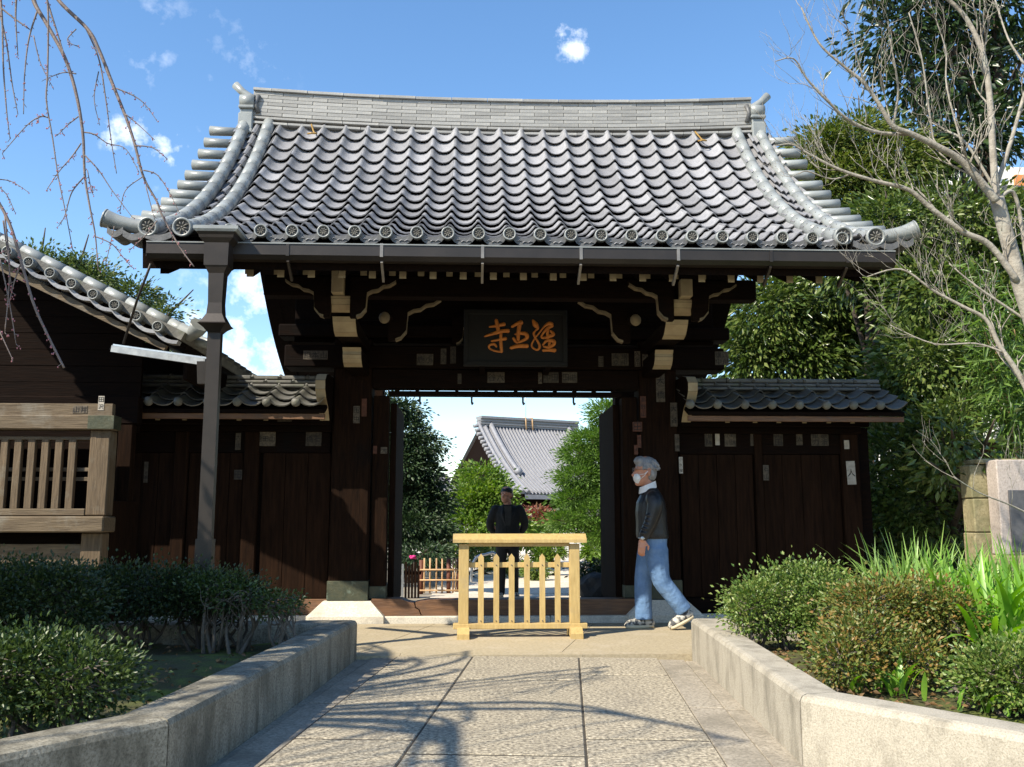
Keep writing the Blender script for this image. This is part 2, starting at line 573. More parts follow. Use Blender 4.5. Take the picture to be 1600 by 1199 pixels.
M['sole'] = mat('tan_sole', (0.62, 0.53, 0.36), (0.48, 0.40, 0.27), 16, 0.7)
M['jacket2'] = mat('charcoal_jacket', (0.012, 0.013, 0.014), (0.008, 0.0085, 0.009), 14, 0.8, 0.2)
M['shirt2'] = mat('striped_shirt', (0.04, 0.04, 0.038), (0.02, 0.02, 0.02), 14, 0.8)
M['bamboo'] = mat('dry_bamboo', (0.50, 0.33, 0.17), (0.34, 0.20, 0.10), 10, 0.6, rnd=0.15)
M['red_post'] = mat('red_brown_post', (0.16, 0.055, 0.03), (0.09, 0.03, 0.02), 8, 0.7, 0.2)
M['rock'] = mat('garden_rock', (0.035, 0.033, 0.03), (0.02, 0.019, 0.018), 5, 0.85, 0.6, 12)
M['lantern'] = speckle('lantern_stone', (0.42, 0.37, 0.28), (0.28, 0.25, 0.19), (0.5, 0.45, 0.36), 40, 0.9, (0.25, 0.22, 0.17), 0.3)
M['plaster'] = mat('white_plaster', (0.72, 0.70, 0.66), (0.62, 0.60, 0.56), 3, 0.85)
M['orange'] = mat('orange_panel', (0.62, 0.24, 0.08), (0.52, 0.19, 0.06), 4, 0.7)
M['glass'] = mat('window_glass', (0.05, 0.06, 0.07), (0.04, 0.045, 0.05), 3, 0.1, spec=0.6)
M['slate'] = mat('dark_slate', (0.10, 0.10, 0.105), (0.06, 0.06, 0.065), 9, 0.55, 0.2)
M['pinkstone'] = speckle('pink_granite', (0.40, 0.34, 0.30), (0.28, 0.235, 0.205), (0.46, 0.40, 0.36), 50, 0.7, (0.4, 0.34, 0.3), 0.1)
M['whitebox'] = mat('white_plastic', (0.74, 0.78, 0.78), (0.66, 0.70, 0.70), 6, 0.5)
M['magenta'] = mat('magenta_petal', (0.62, 0.03, 0.22), (0.5, 0.02, 0.16), 20, 0.6)
LG = {
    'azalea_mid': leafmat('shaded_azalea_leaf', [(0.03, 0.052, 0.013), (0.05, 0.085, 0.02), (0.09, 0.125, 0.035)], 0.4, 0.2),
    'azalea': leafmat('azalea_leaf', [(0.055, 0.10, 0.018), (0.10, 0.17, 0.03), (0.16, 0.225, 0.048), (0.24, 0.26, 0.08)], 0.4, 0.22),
    'azalea_dark': leafmat('shade_dark_azalea_leaf', [(0.016, 0.030, 0.008), (0.028, 0.048, 0.012), (0.055, 0.075, 0.02)], 0.45, 0.2),  # azalea leaf with the shade of the left bed put into its colour
    'azalea_red': leafmat('russet_azalea_leaf', [(0.06, 0.10, 0.02), (0.12, 0.165, 0.032), (0.18, 0.17, 0.04), (0.24, 0.125, 0.035)], 0.45, 0.22),
    'strap': leafmat('strap_leaf', [(0.12, 0.25, 0.03), (0.19, 0.37, 0.045), (0.27, 0.46, 0.07)], 0.35, 0.4),
    'iris': leafmat('narrow_strap_leaf', [(0.12, 0.22, 0.045), (0.20, 0.33, 0.07), (0.30, 0.42, 0.11)], 0.4, 0.3),
    'oak': leafmat('glossy_evergreen_leaf', [(0.030, 0.055, 0.012), (0.065, 0.105, 0.022), (0.11, 0.16, 0.036), (0.17, 0.20, 0.06)], 0.28, 0.25),
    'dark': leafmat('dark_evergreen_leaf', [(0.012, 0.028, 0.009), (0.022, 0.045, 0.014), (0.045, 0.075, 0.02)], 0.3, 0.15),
    'yellow': leafmat('yellow_green_leaf', [(0.05, 0.085, 0.016), (0.09, 0.13, 0.024), (0.15, 0.17, 0.036), (0.075, 0.105, 0.024)], 0.4, 0.35),
    'bamboo': leafmat('bamboo_leaf', [(0.06, 0.12, 0.02), (0.11, 0.19, 0.035), (0.16, 0.25, 0.06)], 0.35, 0.35),
    'garden': leafmat('garden_tree_leaf', [(0.07, 0.14, 0.02), (0.12, 0.20, 0.03), (0.18, 0.25, 0.045)], 0.4, 0.35),
    'pine': leafmat('soft_pine_leaf', [(0.06, 0.13, 0.022), (0.11, 0.20, 0.035), (0.16, 0.26, 0.05)], 0.5, 0.3),
    'cedar': leafmat('dark_conifer_leaf', [(0.015, 0.035, 0.014), (0.028, 0.055, 0.020), (0.05, 0.085, 0.028)], 0.5, 0.15),
    'red': leafmat('russet_shrub_leaf', [(0.20, 0.06, 0.04), (0.28, 0.10, 0.07), (0.20, 0.12, 0.06)], 0.5, 0.25),
    'far': leafmat('far_tree_leaf', [(0.05, 0.085, 0.025), (0.085, 0.125, 0.035), (0.13, 0.16, 0.05)], 0.5, 0.25),
}


# ------------------------------------------------------------------ ground, path, kerbs
def sheet(name, mat_, x0, x1, y0, y1, z, kind='structure', nx=1, ny=1, parent=None, hgt=0.0, seed=0):
    rg = np.random.default_rng(seed)
    vs, fs = [], []
    ph = rg.uniform(0, 6.28, 6)
    for j in range(ny + 1):
        for i in range(nx + 1):
            x, y = x0 + (x1 - x0) * i / nx, y0 + (y1 - y0) * j / ny
            h = hgt * (math.sin(x * 3.1 + ph[0]) * math.sin(y * 2.7 + ph[1]) + 0.6 * math.sin(x * 7.3 + ph[2]) * math.sin(y * 6.1 + ph[3])) if hgt else 0
            vs.append((x, y, z + h))
    for j in range(ny):
        for i in range(nx):
            a = j * (nx + 1) + i
            fs.append((a, a + 1, a + nx + 2, a + nx + 1))
    m = MB()
    m.add(vs, fs, 0, bool(hgt))
    return m.build(name, mat_, parent, kind=kind)


sheet('ground', M['ground'], -400, 400, -200, 600, -0.11)

# approach path: it meets the gate at a slight angle
PD = Vector((0.105, 1, 0)).normalized()            # away from the camera
PN = Vector((PD.y, -PD.x, 0))
P0 = Vector((0.03, 7.6, 0))


def pw(u, s, z=0.0):
    """u across the path (right), s metres back towards the camera from the paving edge"""
    p = P0 + PN * u - PD * s
    return Vector((p.x, p.y, z))


def slab_obj(name, mat_, parent, u0, u1, s0, s1, zt, zb=-0.08, g=0.006, jit=0.0):
    """one paving stone with a chamfered rim"""
    m = MB()
    u0, u1, s0, s1 = u0 + g, u1 - g, s0 + g * 2.6, s1 - g * 2.6
    c = 0.004
    dz = [random.uniform(-jit, jit) for _ in range(4)]
    base = [(u0, s0), (u1, s0), (u1, s1), (u0, s1)]
    inn = [(u0 + c, s0 + c), (u1 - c, s0 + c), (u1 - c, s1 - c), (u0 + c, s1 - c)]
    vs = [pw(a, b, zb) for a, b in base] + [pw(a, b, zt - c + dz[i]) for i, (a, b) in enumerate(base)] + [pw(a, b, zt + dz[i]) for i, (a, b) in enumerate(inn)]
    fs = [(8, 9, 10, 11)]
    for i in range(4):
        j = (i + 1) % 4
        fs += [(i, j, 4 + j, 4 + i), (4 + i, 4 + j, 8 + j, 8 + i)]
    m.add(vs, fs)
    return m.build(name, mat_, parent)


path = MB()
path.add([pw(-1.5, 0.02, -0.005), pw(1.44, 0.02, -0.005), pw(1.44, 9.5, -0.005), pw(-0.605, 9.5, -0.005), pw(-0.605, 0.03, -0.005)], [(4, 1, 2, 3)])
path.add([pw(-1.5, 0.02, -0.04), pw(2.05, 0.02, -0.04), pw(2.05, 9.5, -0.04), pw(-1.5, 9.5, -0.04)], [(0, 1, 2, 3)])
path = path.build('path', M['joint'], kind='structure')
cols = [(-0.60, 0.0, [0.0, 0.92, 2.85, 4.7, 6.6, 8.5]), (0.0, 0.835, [0.0, 1.08, 3.12, 5.1, 7.1, 9.0]), (0.835, 1.45, [0.0, 0.85, 2.78, 4.7, 6.7, 8.7])]
for u0, u1, ss in cols:
    for a, b in zip(ss[:-1], ss[1:]):
        slab_obj('paving_slab', M['slab'], path, u0, u1, a, b, 0.0, jit=0.0015)
for u0, u1 in ((-0.80, -0.60), (1.45, 1.66), (-1.12, -0.80), (1.66, 2.02)):
    for k in range(5):
        slab_obj('edging_slab', M['strip'], path, u0, u1, k * 1.9 - 0.0, (k + 1) * 1.9, -0.012 if -0.85 < u0 < 1.5 else -0.022, jit=0.001)

# smooth paving in front of the gate
pave = MB()
pave.add([(-6, 7.62, -0.02), (7, 7.62, -0.02), (7, 10.4, -0.02), (-6, 10.4, -0.02)], [(0, 1, 2, 3)])
pave = pave.build('forecourt_paving', M['strip'], kind='structure')


def flat_slab(name, mat_, parent, poly, zt, zb=-0.06, g=0.004):
    m = MB()
    c = Vector((sum(p[0] for p in poly) / len(poly), sum(p[1] for p in poly) / len(poly), 0))
    q = [(p[0] + (c.x - p[0]) * g, p[1] + (c.y - p[1]) * g) for p in poly]
    m.prism(q, 'z', zb, zt)
    return m.build(name, mat_, parent)


xs = [-6, -3.6, -0.9, 0.75, 2.35, 4.6, 7]
for i in range(6):
    a, b = xs[i], xs[i + 1]
    flat_slab('forecourt_slab', M['pave'], pave, [(a, 7.76), (b, 7.76), (b + 0.55, 9.92), (a + 0.55, 9.92)], 0.004)
xs = [-6, -2.9, -0.55, 0.9, 2.0, 4.2, 7]
for i in range(6):
    flat_slab('forecourt_kerb_stone', M['pave'], pave, [(xs[i], 7.60), (xs[i + 1], 7.60), (xs[i + 1], 7.755), (xs[i], 7.755)], 0.006, g=0.002)


# kerb walls of the planting beds: one long stone each, rounded on top
def kerb_wall(name, label, line, width, side, h=0.285, stone='kerb'):
    """stones along a plan polyline; side +1: body lies to the left of the walking direction"""
    root = thing(name, label, 'kerb wall', (line[0][0], line[0][1], 0))
    n = len(line)
    offs = []
    for i in range(n):
        d = Vector((0, 0))
        if i > 0:
            d += (Vector(line[i]) - Vector(line[i - 1])).normalized()
        if i < n - 1:
            d += (Vector(line[i + 1]) - Vector(line[i])).normalized()
        d.normalize()
        nrm = Vector((-d.y, d.x)) * side
        if 0 < i < n - 1:
            e = (Vector(line[i + 1]) - Vector(line[i])).normalized()
            nrm /= max(0.5, abs(nrm.dot(Vector((-e.y, e.x)))))
        offs.append(nrm)
    for i in range(n - 1):
        a, b = Vector(line[i]), Vector(line[i + 1])
        m = MB()
        prof = [(0.0, -0.09), (0.0, h - 0.03), (0.012, h - 0.008), (0.035, h), (width - 0.03, h), (width - 0.008, h - 0.012), (width, h - 0.04), (width, -0.09)]
        d = (b - a).normalized() * 0.0045
        vs = [(*(a + d + offs[i] * p[0]), p[1]) for p in prof] + [(*(b - d + offs[i + 1] * p[0]), p[1]) for p in prof]
        k = len(prof)
        m.add(vs, [(j, (j + 1) % k, k + (j + 1) % k, k + j) for j in range(k)] + [list(range(k)), [k + j for j in range(k)][::-1]])
        m.build('kerb_stone', M[stone], root)
    return root


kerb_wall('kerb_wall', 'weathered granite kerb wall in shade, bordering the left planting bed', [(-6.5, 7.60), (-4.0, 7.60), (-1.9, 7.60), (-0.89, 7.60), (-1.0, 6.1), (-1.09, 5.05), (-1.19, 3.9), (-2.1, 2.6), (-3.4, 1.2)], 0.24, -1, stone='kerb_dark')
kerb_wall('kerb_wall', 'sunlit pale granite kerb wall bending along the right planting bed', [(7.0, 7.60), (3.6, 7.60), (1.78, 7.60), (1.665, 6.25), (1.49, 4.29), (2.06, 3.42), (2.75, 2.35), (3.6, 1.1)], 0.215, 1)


def bed(name, poly, z):
    m = MB()
    c = Vector((sum(p[0] for p in poly) / len(poly), sum(p[1] for p in poly) / len(poly), z + 0.05))
    bm = bmesh.new()
    vs = [bm.verts.new((p[0], p[1], z)) for p in poly]
    bm.faces.new(vs)
    bmesh.ops.triangulate(bm, faces=bm.faces[:])
    bmesh.ops.subdivide_edges(bm, edges=bm.edges[:], cuts=9, use_grid_fill=True)
    for v in bm.verts:
        x, y = v.co.x, v.co.y
        v.co.z = z + 0.035 * math.sin(x * 2.9 + 1) * math.sin(y * 2.3) + 0.018 * math.sin(x * 9.1) * math.sin(y * 8.3 + 2)
    me = bpy.data.meshes.new(name)
    bm.to_mesh(me)
    bm.free()
    me.materials.append(M['soil'])
    for p in me.polygons:
        p.use_smooth = True
    return obj(name, me, kind='structure')


bed('planting_bed_soil', [(-1.06, 7.48), (-1.12, 6.0), (-1.32, 3.95), (-2.2, 2.75), (-3.45, 1.3), (-7, 1.3), (-7, 7.48)], 0.15)
bed('planting_bed_soil', [(1.92, 7.48), (1.82, 6.2), (1.64, 4.35), (2.2, 3.55), (2.9, 2.45), (3.7, 1.3), (8, 1.3), (8, 7.48)], 0.16)

# courtyard behind the gate
sheet('courtyard_ground', M['ground'], -30, 30, 10.6, 75, -0.10)
cy = MB()
cy.box(-0.6, 3.0, 10.75, 40, -0.14, -0.085)
cy = cy.build('courtyard_path', M['court'], kind='structure')
for r in range(14):
    for c in range(3):
        x0, y0 = -0.55 + c * 1.17 + r * 0.09, 10.8 + r * 1.3
        flat_slab('court_slab', M['court'], cy, [(x0, y0), (x0 + 1.15, y0), (x0 + 1.24, y0 + 1.28), (x0 + 0.09, y0 + 1.28)], -0.06 + random.uniform(-.003, .003), -0.08)

# ------------------------------------------------------------------ temple gate
GX = 0.385                                  # gate centre line
GF = 10.1                                   # front of the main posts
gate = thing('temple_gate', 'large dark wooden temple gate with curved grey tiled roof spanning the path', 'gate', (GX, GF, 0))


def ang_piece(name, mesh, parent, loc, rot=(0, 0, 0), scale=(1, 1, 1)):
    o = obj(name, mesh, parent)
    o.location = loc
    o.rotation_euler = rot
    o.scale = scale
    return o


# roof profile (depth, height), eave to ridge
EY, EZ = 7.58, 3.40
RY, RZ = 10.52, 5.64
Q1 = (9.20, 3.93)


def roof(t):
    a, b, c = (1 - t) ** 2, 2 * t * (1 - t), t * t
    return (a * EY + b * Q1[0] + c * RY, a * EZ + b * Q1[1] + c * RZ)


def roof_tan(t):
    dy = 2 * (1 - t) * (Q1[0] - EY) + 2 * t * (RY - Q1[0])
    dz = 2 * (1 - t) * (Q1[1] - EZ) + 2 * t * (RZ - Q1[1])
    return math.atan2(dz, dy)


_ts = np.linspace(0, 1, 400)
_pl = np.array([roof(t) for t in _ts])
_al = np.concatenate([[0], np.cumsum(np.hypot(*np.diff(_pl, axis=0).T))])
RLEN = _al[-1]


def roof_s(s):
    """point, slope angle at arc length s from the eave"""
    t = float(np.interp(s, _al, _ts))
    y, z = roof(t)
    if s > RLEN:
        y += (s - RLEN) * math.cos(roof_tan(1))
        z += (s - RLEN) * math.sin(roof_tan(1))
    if s < 0:
        y += s * math.cos(roof_tan(0))
        z += s * math.sin(roof_tan(0))
    return y, z, roof_tan(t)


RW = 3.12                                  # half width of the boarded roof
BACKY = 2 * (RY + 0.12)                    # mirror line for the rear slope

# boarding: closed shell under the tiles
dk = MB()
N = 16
top, bot = [], []
for i in range(N + 1):
    y, z, a = roof_s(RLEN * i / N)
    top.append((y, z - 0.03))
    bot.append((y + 0.06 * math.sin(a) + (0.02 if i == 0 else 0), z - 0.265))
outl = top + [(BACKY - p[0], p[1]) for p in top[::-1]] + [(BACKY - p[0], p[1]) for p in bot] + bot[::-1]
for i in range(len(outl)):
    j = (i + 1) % len(outl)
    dk.add([(GX - RW, *outl[i]), (GX + RW, *outl[i]), (GX + RW, *outl[j]), (GX - RW, *outl[j])], [(0, 1, 2, 3)])
tt = 2 * (N + 1)
for sx in (-1, 1):
    for i in range(N):
        for o_ in (0, N + 1):
            quad = [top[i], top[i + 1], bot[i + 1], bot[i]]
            if o_:
                quad = [(BACKY - p[0], p[1]) for p in quad]
            dk.add([(GX + sx * RW, *p) for p in quad], [(0, 1, 2, 3)])
roof_part = dk.build('roof', M['wood_y'], gate)

# pantiles
PITCH = 0.2585
X0 = -2.14 - 2 * PITCH
NCOL, NROW = 21, 14
EXPO = RLEN / NROW


TILE_U = [-0.07, -0.01, 0.05, 0.11, 0.18, 0.30, 0.46, 0.62, 0.76, 0.87, 0.96]


def tile_z(u):
    d = min(abs(u), abs(1 - u))
    return 0.052 * math.exp(-(d / 0.15) ** 2) + 0.014 * math.cos(2 * math.pi * u) - 0.012


def tile_mesh(name, length, material, lip=0.034, wid=PITCH, seg=8):
    m = MB()
    us = TILE_U
    seg = len(us) - 1
    A = [(u * wid, 0.0, tile_z(u) + lip + 0.006) for u in us]
    B = [(u * wid, length, tile_z(u) + 0.006) for u in us]
    C = [(u * wid, 0.004, tile_z(u) + lip + 0.006 - 0.014) for u in us]
    k = seg + 1
    m.add(A + B, [(i, i + 1, k + i + 1, k + i) for i in range(seg)], 0, True)
    m.add(A + C, [(i, k + i, k + i + 1, i + 1) for i in range(seg)], 0, False)
    m.add([A[0], B[0], C[0]], [(0, 1, 2)])
    return m.mesh(name, material)


tm = tile_mesh('roof_tile', EXPO * 1.16, M['tile'], lip=0.047)
for c in range(NCOL):
    for r in range(NROW):
        y, z, a = roof_s(r * EXPO)
        y2, z2, _ = roof_s((r + 1) * EXPO)
        a = math.atan2(z2 - z, y2 - y)
        o = obj('roof_tile', tm, roof_part)
        o.location = (GX + X0 + c * PITCH + random.uniform(-.002, .002), y + random.uniform(-.003, .003), z)
        o.rotation_euler = (a + random.uniform(-.006, .006), 0, random.uniform(-.005, .005))
        o.name = 'roof_tile'
# the strips beyond the outer rolls and the whole rear slope: one mesh
rest = MB()
tv = [Vector(v.co) for v in tm.vertices]
tf = [list(p.vertices) for p in tm.polygons]


def put_tile(m, x, s, back):
    y, z, _ = roof_s(s)
    y2, z2, _ = roof_s(s + EXPO)
    mt = Matrix.Translation((x, y, z)) @ Matrix.Rotation(math.atan2(z2 - z, y2 - y), 4, 'X')
    pts = [mt @ v for v in tv]
    if back:
        pts = [Vector((p.x, BACKY - p.y, p.z)) for p in pts]
    m.add(pts, tf, 0, True)


for r in range(NROW):
    for x in (-3.13, -2.92, 2.74, 2.93):
        put_tile(rest, GX + x, r * EXPO, False)
    for c in range(24):
        put_tile(rest, GX - 3.13 + c * 0.2585, r * EXPO, True)
rest.build('rear_tiles', M['tile'], roof_part, kind='stuff')


# round end tiles with a flower relief, pendant tiles between them
def disc_mesh(name, r, mats=None, depth=0.10):
    m = MB()
    # rim, dished field, petals; faces -Y
    m.lathe([(r * 0.97, depth), (r, 0.0), (r * 0.95, -0.008), (r * 0.80, -0.008), (r * 0.76, 0.006), (0.001, 0.006)], n=18, axis='y', mi=0)
    for k in range(8):
        a = 2 * math.pi * k / 8
        p = (math.cos(a) * r * 0.42, 0.0, math.sin(a) * r * 0.42)
        e = (math.cos(a) * r * 0.16, -0.004, math.sin(a) * r * 0.16)
        m.tube([e, p, (math.cos(a) * r * 0.66, 0.004, math.sin(a) * r * 0.66)], [r * 0.05, r * 0.11, r * 0.04], 4, 1)
    m.ball((0, 0.0, 0), (r * 0.13, 0.008, r * 0.13), 6, 4, 1)
    # dark recessed field
    me = m.mesh(name, mats or [M['tile_roll'], M['tile_old']])
    me.materials.append(M['tile_dark'])
    for p in me.polygons:
        if p.material_index == 0 and abs(p.normal.y) > 0.5 and max(math.hypot(me.vertices[i].co.x, me.vertices[i].co.z) for i in p.vertices) < r * 0.79:
            p.material_index = 2
    return me


dm = disc_mesh('eave_disc', 0.056)
pend = MB()
us = [i / 10 for i in range(11)]
ptop = [(u * PITCH, 0, tile_z(u) + 0.03) for u in us]
pbot = [(p[0], 0, p[2] - 0.055 - 0.012 * math.sin(math.pi * u)) for p, u in zip(ptop, us)]
pend.add(ptop + pbot, [(i, i + 1, 12 + i, 11 + i) for i in range(10)])
pend.add([(p[0], 0.12, p[2] - 0.01) for p in ptop] + ptop, [(i, i + 1, 12 + i, 11 + i) for i in range(10)], 1)
for u in (0.32, 0.5, 0.68):
    zc = (ptop[int(u * 10)][2] + pbot[int(u * 10)][2]) / 2
    pend.tube([(u * PITCH - 0.02, -0.003, zc - 0.006), (u * PITCH, -0.006, zc + 0.008), (u * PITCH + 0.02, -0.003, zc - 0.004)], 0.005, 4, 1)
pend_me = pend.mesh('pendant_tile', [M['tile_dark'], M['tile']])
for k in range(22):
    x = GX + X0 + k * PITCH
    if k < 21:
        ang_piece('pendant_tile', pend_me, roof_part, (x, EY - 0.035, EZ + 0.008))
    if k >= 1:
        ang_piece('eave_disc', dm, roof_part, (x, EY - 0.06, EZ + 0.045), (0, random.uniform(0, .7), 0))

# big round rolls down each verge, in jointed lengths with nail heads
seg_l = RLEN / 13
rm = MB()
rm.tube([(0, 0, 0), (0, seg_l * 0.5, 0.0), (0, seg_l * 1.04, 0.0)], [0.070, 0.0695, 0.069], 14, 0)
for sx in (-1, 1):
    for yy in (0.06, 0.17):
        rm.ball((sx * 0.046, yy, 0.054), 0.005, 5, 3, 1)
roll_me = rm.mesh('roll_tile', [M['tile_roll'], M['tile_dark']])
big_disc = disc_mesh('roll_end_disc', 0.082, depth=0.06)
for sx in (-1, 1):
    for off in (2.79, 3.07):
        x = GX + sx * off
        for k in range(13):
            y, z, _ = roof_s(k * seg_l)
            y2, z2, _ = roof_s((k + 1) * seg_l)
            ang_piece('roll_tile', roll_me, roof_part, (x, y, z + 0.075), (math.atan2(z2 - z, y2 - y), 0, 0))
        y, z, a = roof_s(0)
        ang_piece('roll_end_disc', big_disc, roof_part, (x, y - 0.045, z + 0.07), (a * 0.4, 0.3, 0))
    # short round tiles stepping out over the gable
    vm = MB()
    vm.tube([(0, 0, 0), (sx * 0.15, 0, 0.004), (sx * 0.30, 0, 0.01)], [0.049, 0.052, 0.057], 12, 0)
    vme = vm.mesh('verge_tile', [M['tile_roll']])
    vd = MB()
    vd.tube([(0, 0, 0), (sx * 0.14, 0, 0.0)], 0.05, 9)
    vme_d = vd.mesh('rear_verge_tile', [M['tile_dark']])  # dark tile colour makes the rear verge ends look shaded
    for k in range(1, 13):
        y, z, _ = roof_s(k * seg_l + 0.05)
        ang_piece('verge_tile', vme, roof_part, (GX + sx * 3.13, y, z + 0.075))
        ang_piece('rear_verge_tile', vme_d, roof_part, (GX + sx * 2.98, BACKY - y, z - 0.06))
    # upturned corner tile at the eave end
    y, z, a = roof_s(0.05)
    cm = MB()
    pts = catmull([(GX + sx * 3.07, y, z + 0.075, 0.066), (GX + sx * 3.20, y - 0.01, z + 0.080, 0.062), (GX + sx * 3.34, y - 0.025, z + 0.105, 0.066), (GX + sx * 3.44, y - 0.045, z + 0.135, 0.078)], 4)
    cm.tube([p[:3] for p in pts], [p[3] for p in pts], 14, 0)
    e = Vector(pts[-1][:3])
    d = (e - Vector(pts[-2][:3])).normalized()
    cm.tube([e, e + d * 0.012, e + d * 0.013, e + d * 0.002], [0.081, 0.081, 0.062, 0.060], 14, 0)
    for k in range(6):
        aa = k * math.pi / 3
        cm.ball(e + d * 0.008 + Vector((0, math.cos(aa) * 0.035, math.sin(aa) * 0.035)), (0.008, 0.016, 0.016), 6, 4, 1)
    cm.build('corner_tile', [M['tile_roll'], M['tile']], roof_part)
    # wing of pendant tiles under the corner
    wm = MB()
    for k, (xa, xb, zt) in enumerate(((2.87, 3.10, 0.0), (3.10, 3.27, 0.005), (3.27, 3.40, 0.03))):
        pp = [(xa + (xb - xa) * i / 8, 0.02 + zt - 0.035 * math.sin(math.pi * i / 8)) for i in range(9)]
        qq = [(p[0], p[1] - 0.055) for p in pp]
        poly = [(GX + sx * p[0], z + p[1]) for p in pp] + [(GX + sx * p[0], z + p[1]) for p in qq[::-1]]
        wm.prism(poly, 'y', y - 0.09, y + 0.15, 0)
    wm.build('corner_pendant', M['tile_dark'], roof_part)
    # barge board following the slope, front and rear
    bt, bb = [], []
    for i in range(13):
        yy, zz, aa = roof_s(0.10 + (RLEN - 0.10) * i / 12)
        bt.append((yy, zz - 0.05))
        bb.append((yy + 0.02, zz - 0.05 - (0.27 - 0.04 * math.sin(math.pi * i / 12))))
    bm_ = MB()
    poly = bt + [(BACKY - p[0], p[1]) for p in bt[::-1]] + [(BACKY - p[0], p[1]) for p in bb] + bb[::-1]
    n2 = 13
    xa, xb = GX + sx * 2.93, GX + sx * 3.00
    for (q, flip) in ((0, False), (1, True)):
        for i in range(12):
            quad = [bt[i], bt[i + 1], bb[i + 1], bb[i]]
            if flip:
                quad = [(BACKY - p[0], p[1]) for p in quad]
            vs = [(xa, *p) for p in quad] + [(xb, *p) for p in quad]
            bm_.add(vs, [(0, 1, 2, 3), (7, 6, 5, 4), (3, 2, 6, 7), (0, 4, 5, 1)] + ([(0, 3, 7, 4)] if i == 0 else []))
    bm_.build('barge_board', M['wood_y'], gate)

# ridge: courses of flat tiles laid like bricks, curving up to the ends
def ridge_z(x):
    return 0.085 * (abs(x) / 3.0) ** 2.2


core = MB()
for i in range(12):
    xa, xb = -2.98 + 5.96 * i / 12, -2.98 + 5.96 * (i + 1) / 12
    za, zb = ridge_z(xa), ridge_z(xb)
    vs = [(GX + x, y, z0 + dz) for x, dz in ((xa, za), (xb, zb)) for y, z0 in ((RY + .015, 5.50), (RY + .225, 5.50), (RY + .225, 6.035), (RY + .015, 6.035))]
    core.add(vs, [(0, 1, 5, 4), (1, 2, 6, 5), (2, 3, 7, 6), (3, 0, 4, 7)] + ([(0, 1, 2, 3)] if i == 0 else []) + ([(4, 5, 6, 7)] if i == 11 else []))
ridge_part = core.build('ridge', M['tile_dark'], gate)
course = [(5.595, 0.030, 0.075, 14, 0.42), (5.665, 0.030, 0.055, 14, 0.42)] + [(5.715 + 0.0445 * k, 0.042, 0.028 - 0.003 * k, 17, 0.36) for k in range(7)] + [(6.027, 0.035, 0.035, 14, 0.43)]
for ci, (zc, hh, proud, nn, ln) in enumerate(course):
    wdt = 5.98 / nn
    me = MB()
    me.bbox(-wdt / 2 + 0.002, wdt / 2 - 0.002, 0, 0.24 + 2 * proud, 0, hh, 0.004)
    me = me.mesh('ridge_tile', M['ridge_tile'])
    for k in range(nn + (1 if ci % 2 else 0)):
        xc = -2.99 + wdt * (k + (0.5 if ci % 2 == 0 else 0.0))
        sc = 1.0
        if ci % 2 and k in (0, nn):
            sc = 0.5
            xc += wdt * 0.25 * (1 if k == 0 else -1)
        dzx = (ridge_z(xc + 0.05) - ridge_z(xc - 0.05)) / 0.1
        ang_piece('ridge_tile', me, ridge_part, (GX + xc, RY - proud + random.uniform(-.003, .003), zc + ridge_z(xc) + random.uniform(-.0015, .0015)), (0, -math.atan(dzx), 0), (sc, 1, 1))
for sx in (-1, 1):
    # ridge-end ornament: base, waist, barrel, flying horn
    x, zb = GX + sx * 3.05, 5.60
    om = MB()
    om.bbox(x - 0.085, x + 0.085, RY - 0.10, RY + 0.34, zb - 0.03, zb + 0.20, 0.012, 0)
    om.bbox(x - 0.095, x + 0.095, RY - 0.125, RY + 0.36, zb - 0.06, zb - 0.01, 0.01, 0)
    om.bbox(x - 0.075, x + 0.075, RY - 0.06, RY + 0.30, zb + 0.20, zb + 0.26, 0.01, 0)
    om.bbox(x - 0.09, x + 0.09, RY - 0.09, RY + 0.32, zb + 0.26, zb + 0.30, 0.01, 0)
    om.tube([(x - 0.085, RY - 0.0, zb + 0.37), (x + 0.085, RY - 0.0, zb + 0.37)], 0.085, 14, 0)
    om.tube([(x - 0.085, RY + 0.24, zb + 0.37), (x + 0.085, RY + 0.24, zb + 0.37)], 0.085, 14, 0)
    om.bbox(x - 0.08, x + 0.08, RY + 0.0, RY + 0.24, zb + 0.30, zb + 0.44, 0.01, 0)
    om.tube([(x + 0.06 * -sx, RY + 0.12, zb + 0.44), (x + sx * 0.02, RY + 0.12, zb + 0.485), (x + sx * 0.10, RY + 0.12, zb + 0.55), (x + sx * 0.19, RY + 0.12, zb + 0.64)], [0.06, 0.055, 0.045, 0.05], 10, 0)
    # side scroll blocks between ornament and tiles
    om.tube([(x - sx * 0.13, RY - 0.03, zb + 0.22), (x - sx * 0.10, RY - 0.04, zb + 0.34), (x - sx * 0.13, RY - 0.03, zb + 0.44)], [0.03, 0.025, 0.03], 7, 1)
    om.build('ridge_end_ornament', [M['tile_roll'], M['tile_dark']], ridge_part)

for px, py in ((489, 210), (1095, 218)):
    y, z, a = roof_s(RLEN - 0.30)
    x = X_(px, y, py)
    m = MB()
    m.tube([(x - 0.05, y - 0.06, z + 0.075), (x, y - 0.09, z + 0.07), (x + 0.05, y - 0.06, z + 0.08), (x + 0.01, y + 0.0, z + 0.12), (x - 0.04, y + 0.10, z + 0.26)], 0.010, 6)
    m.build('roof_hook', M['brass'], roof_part)

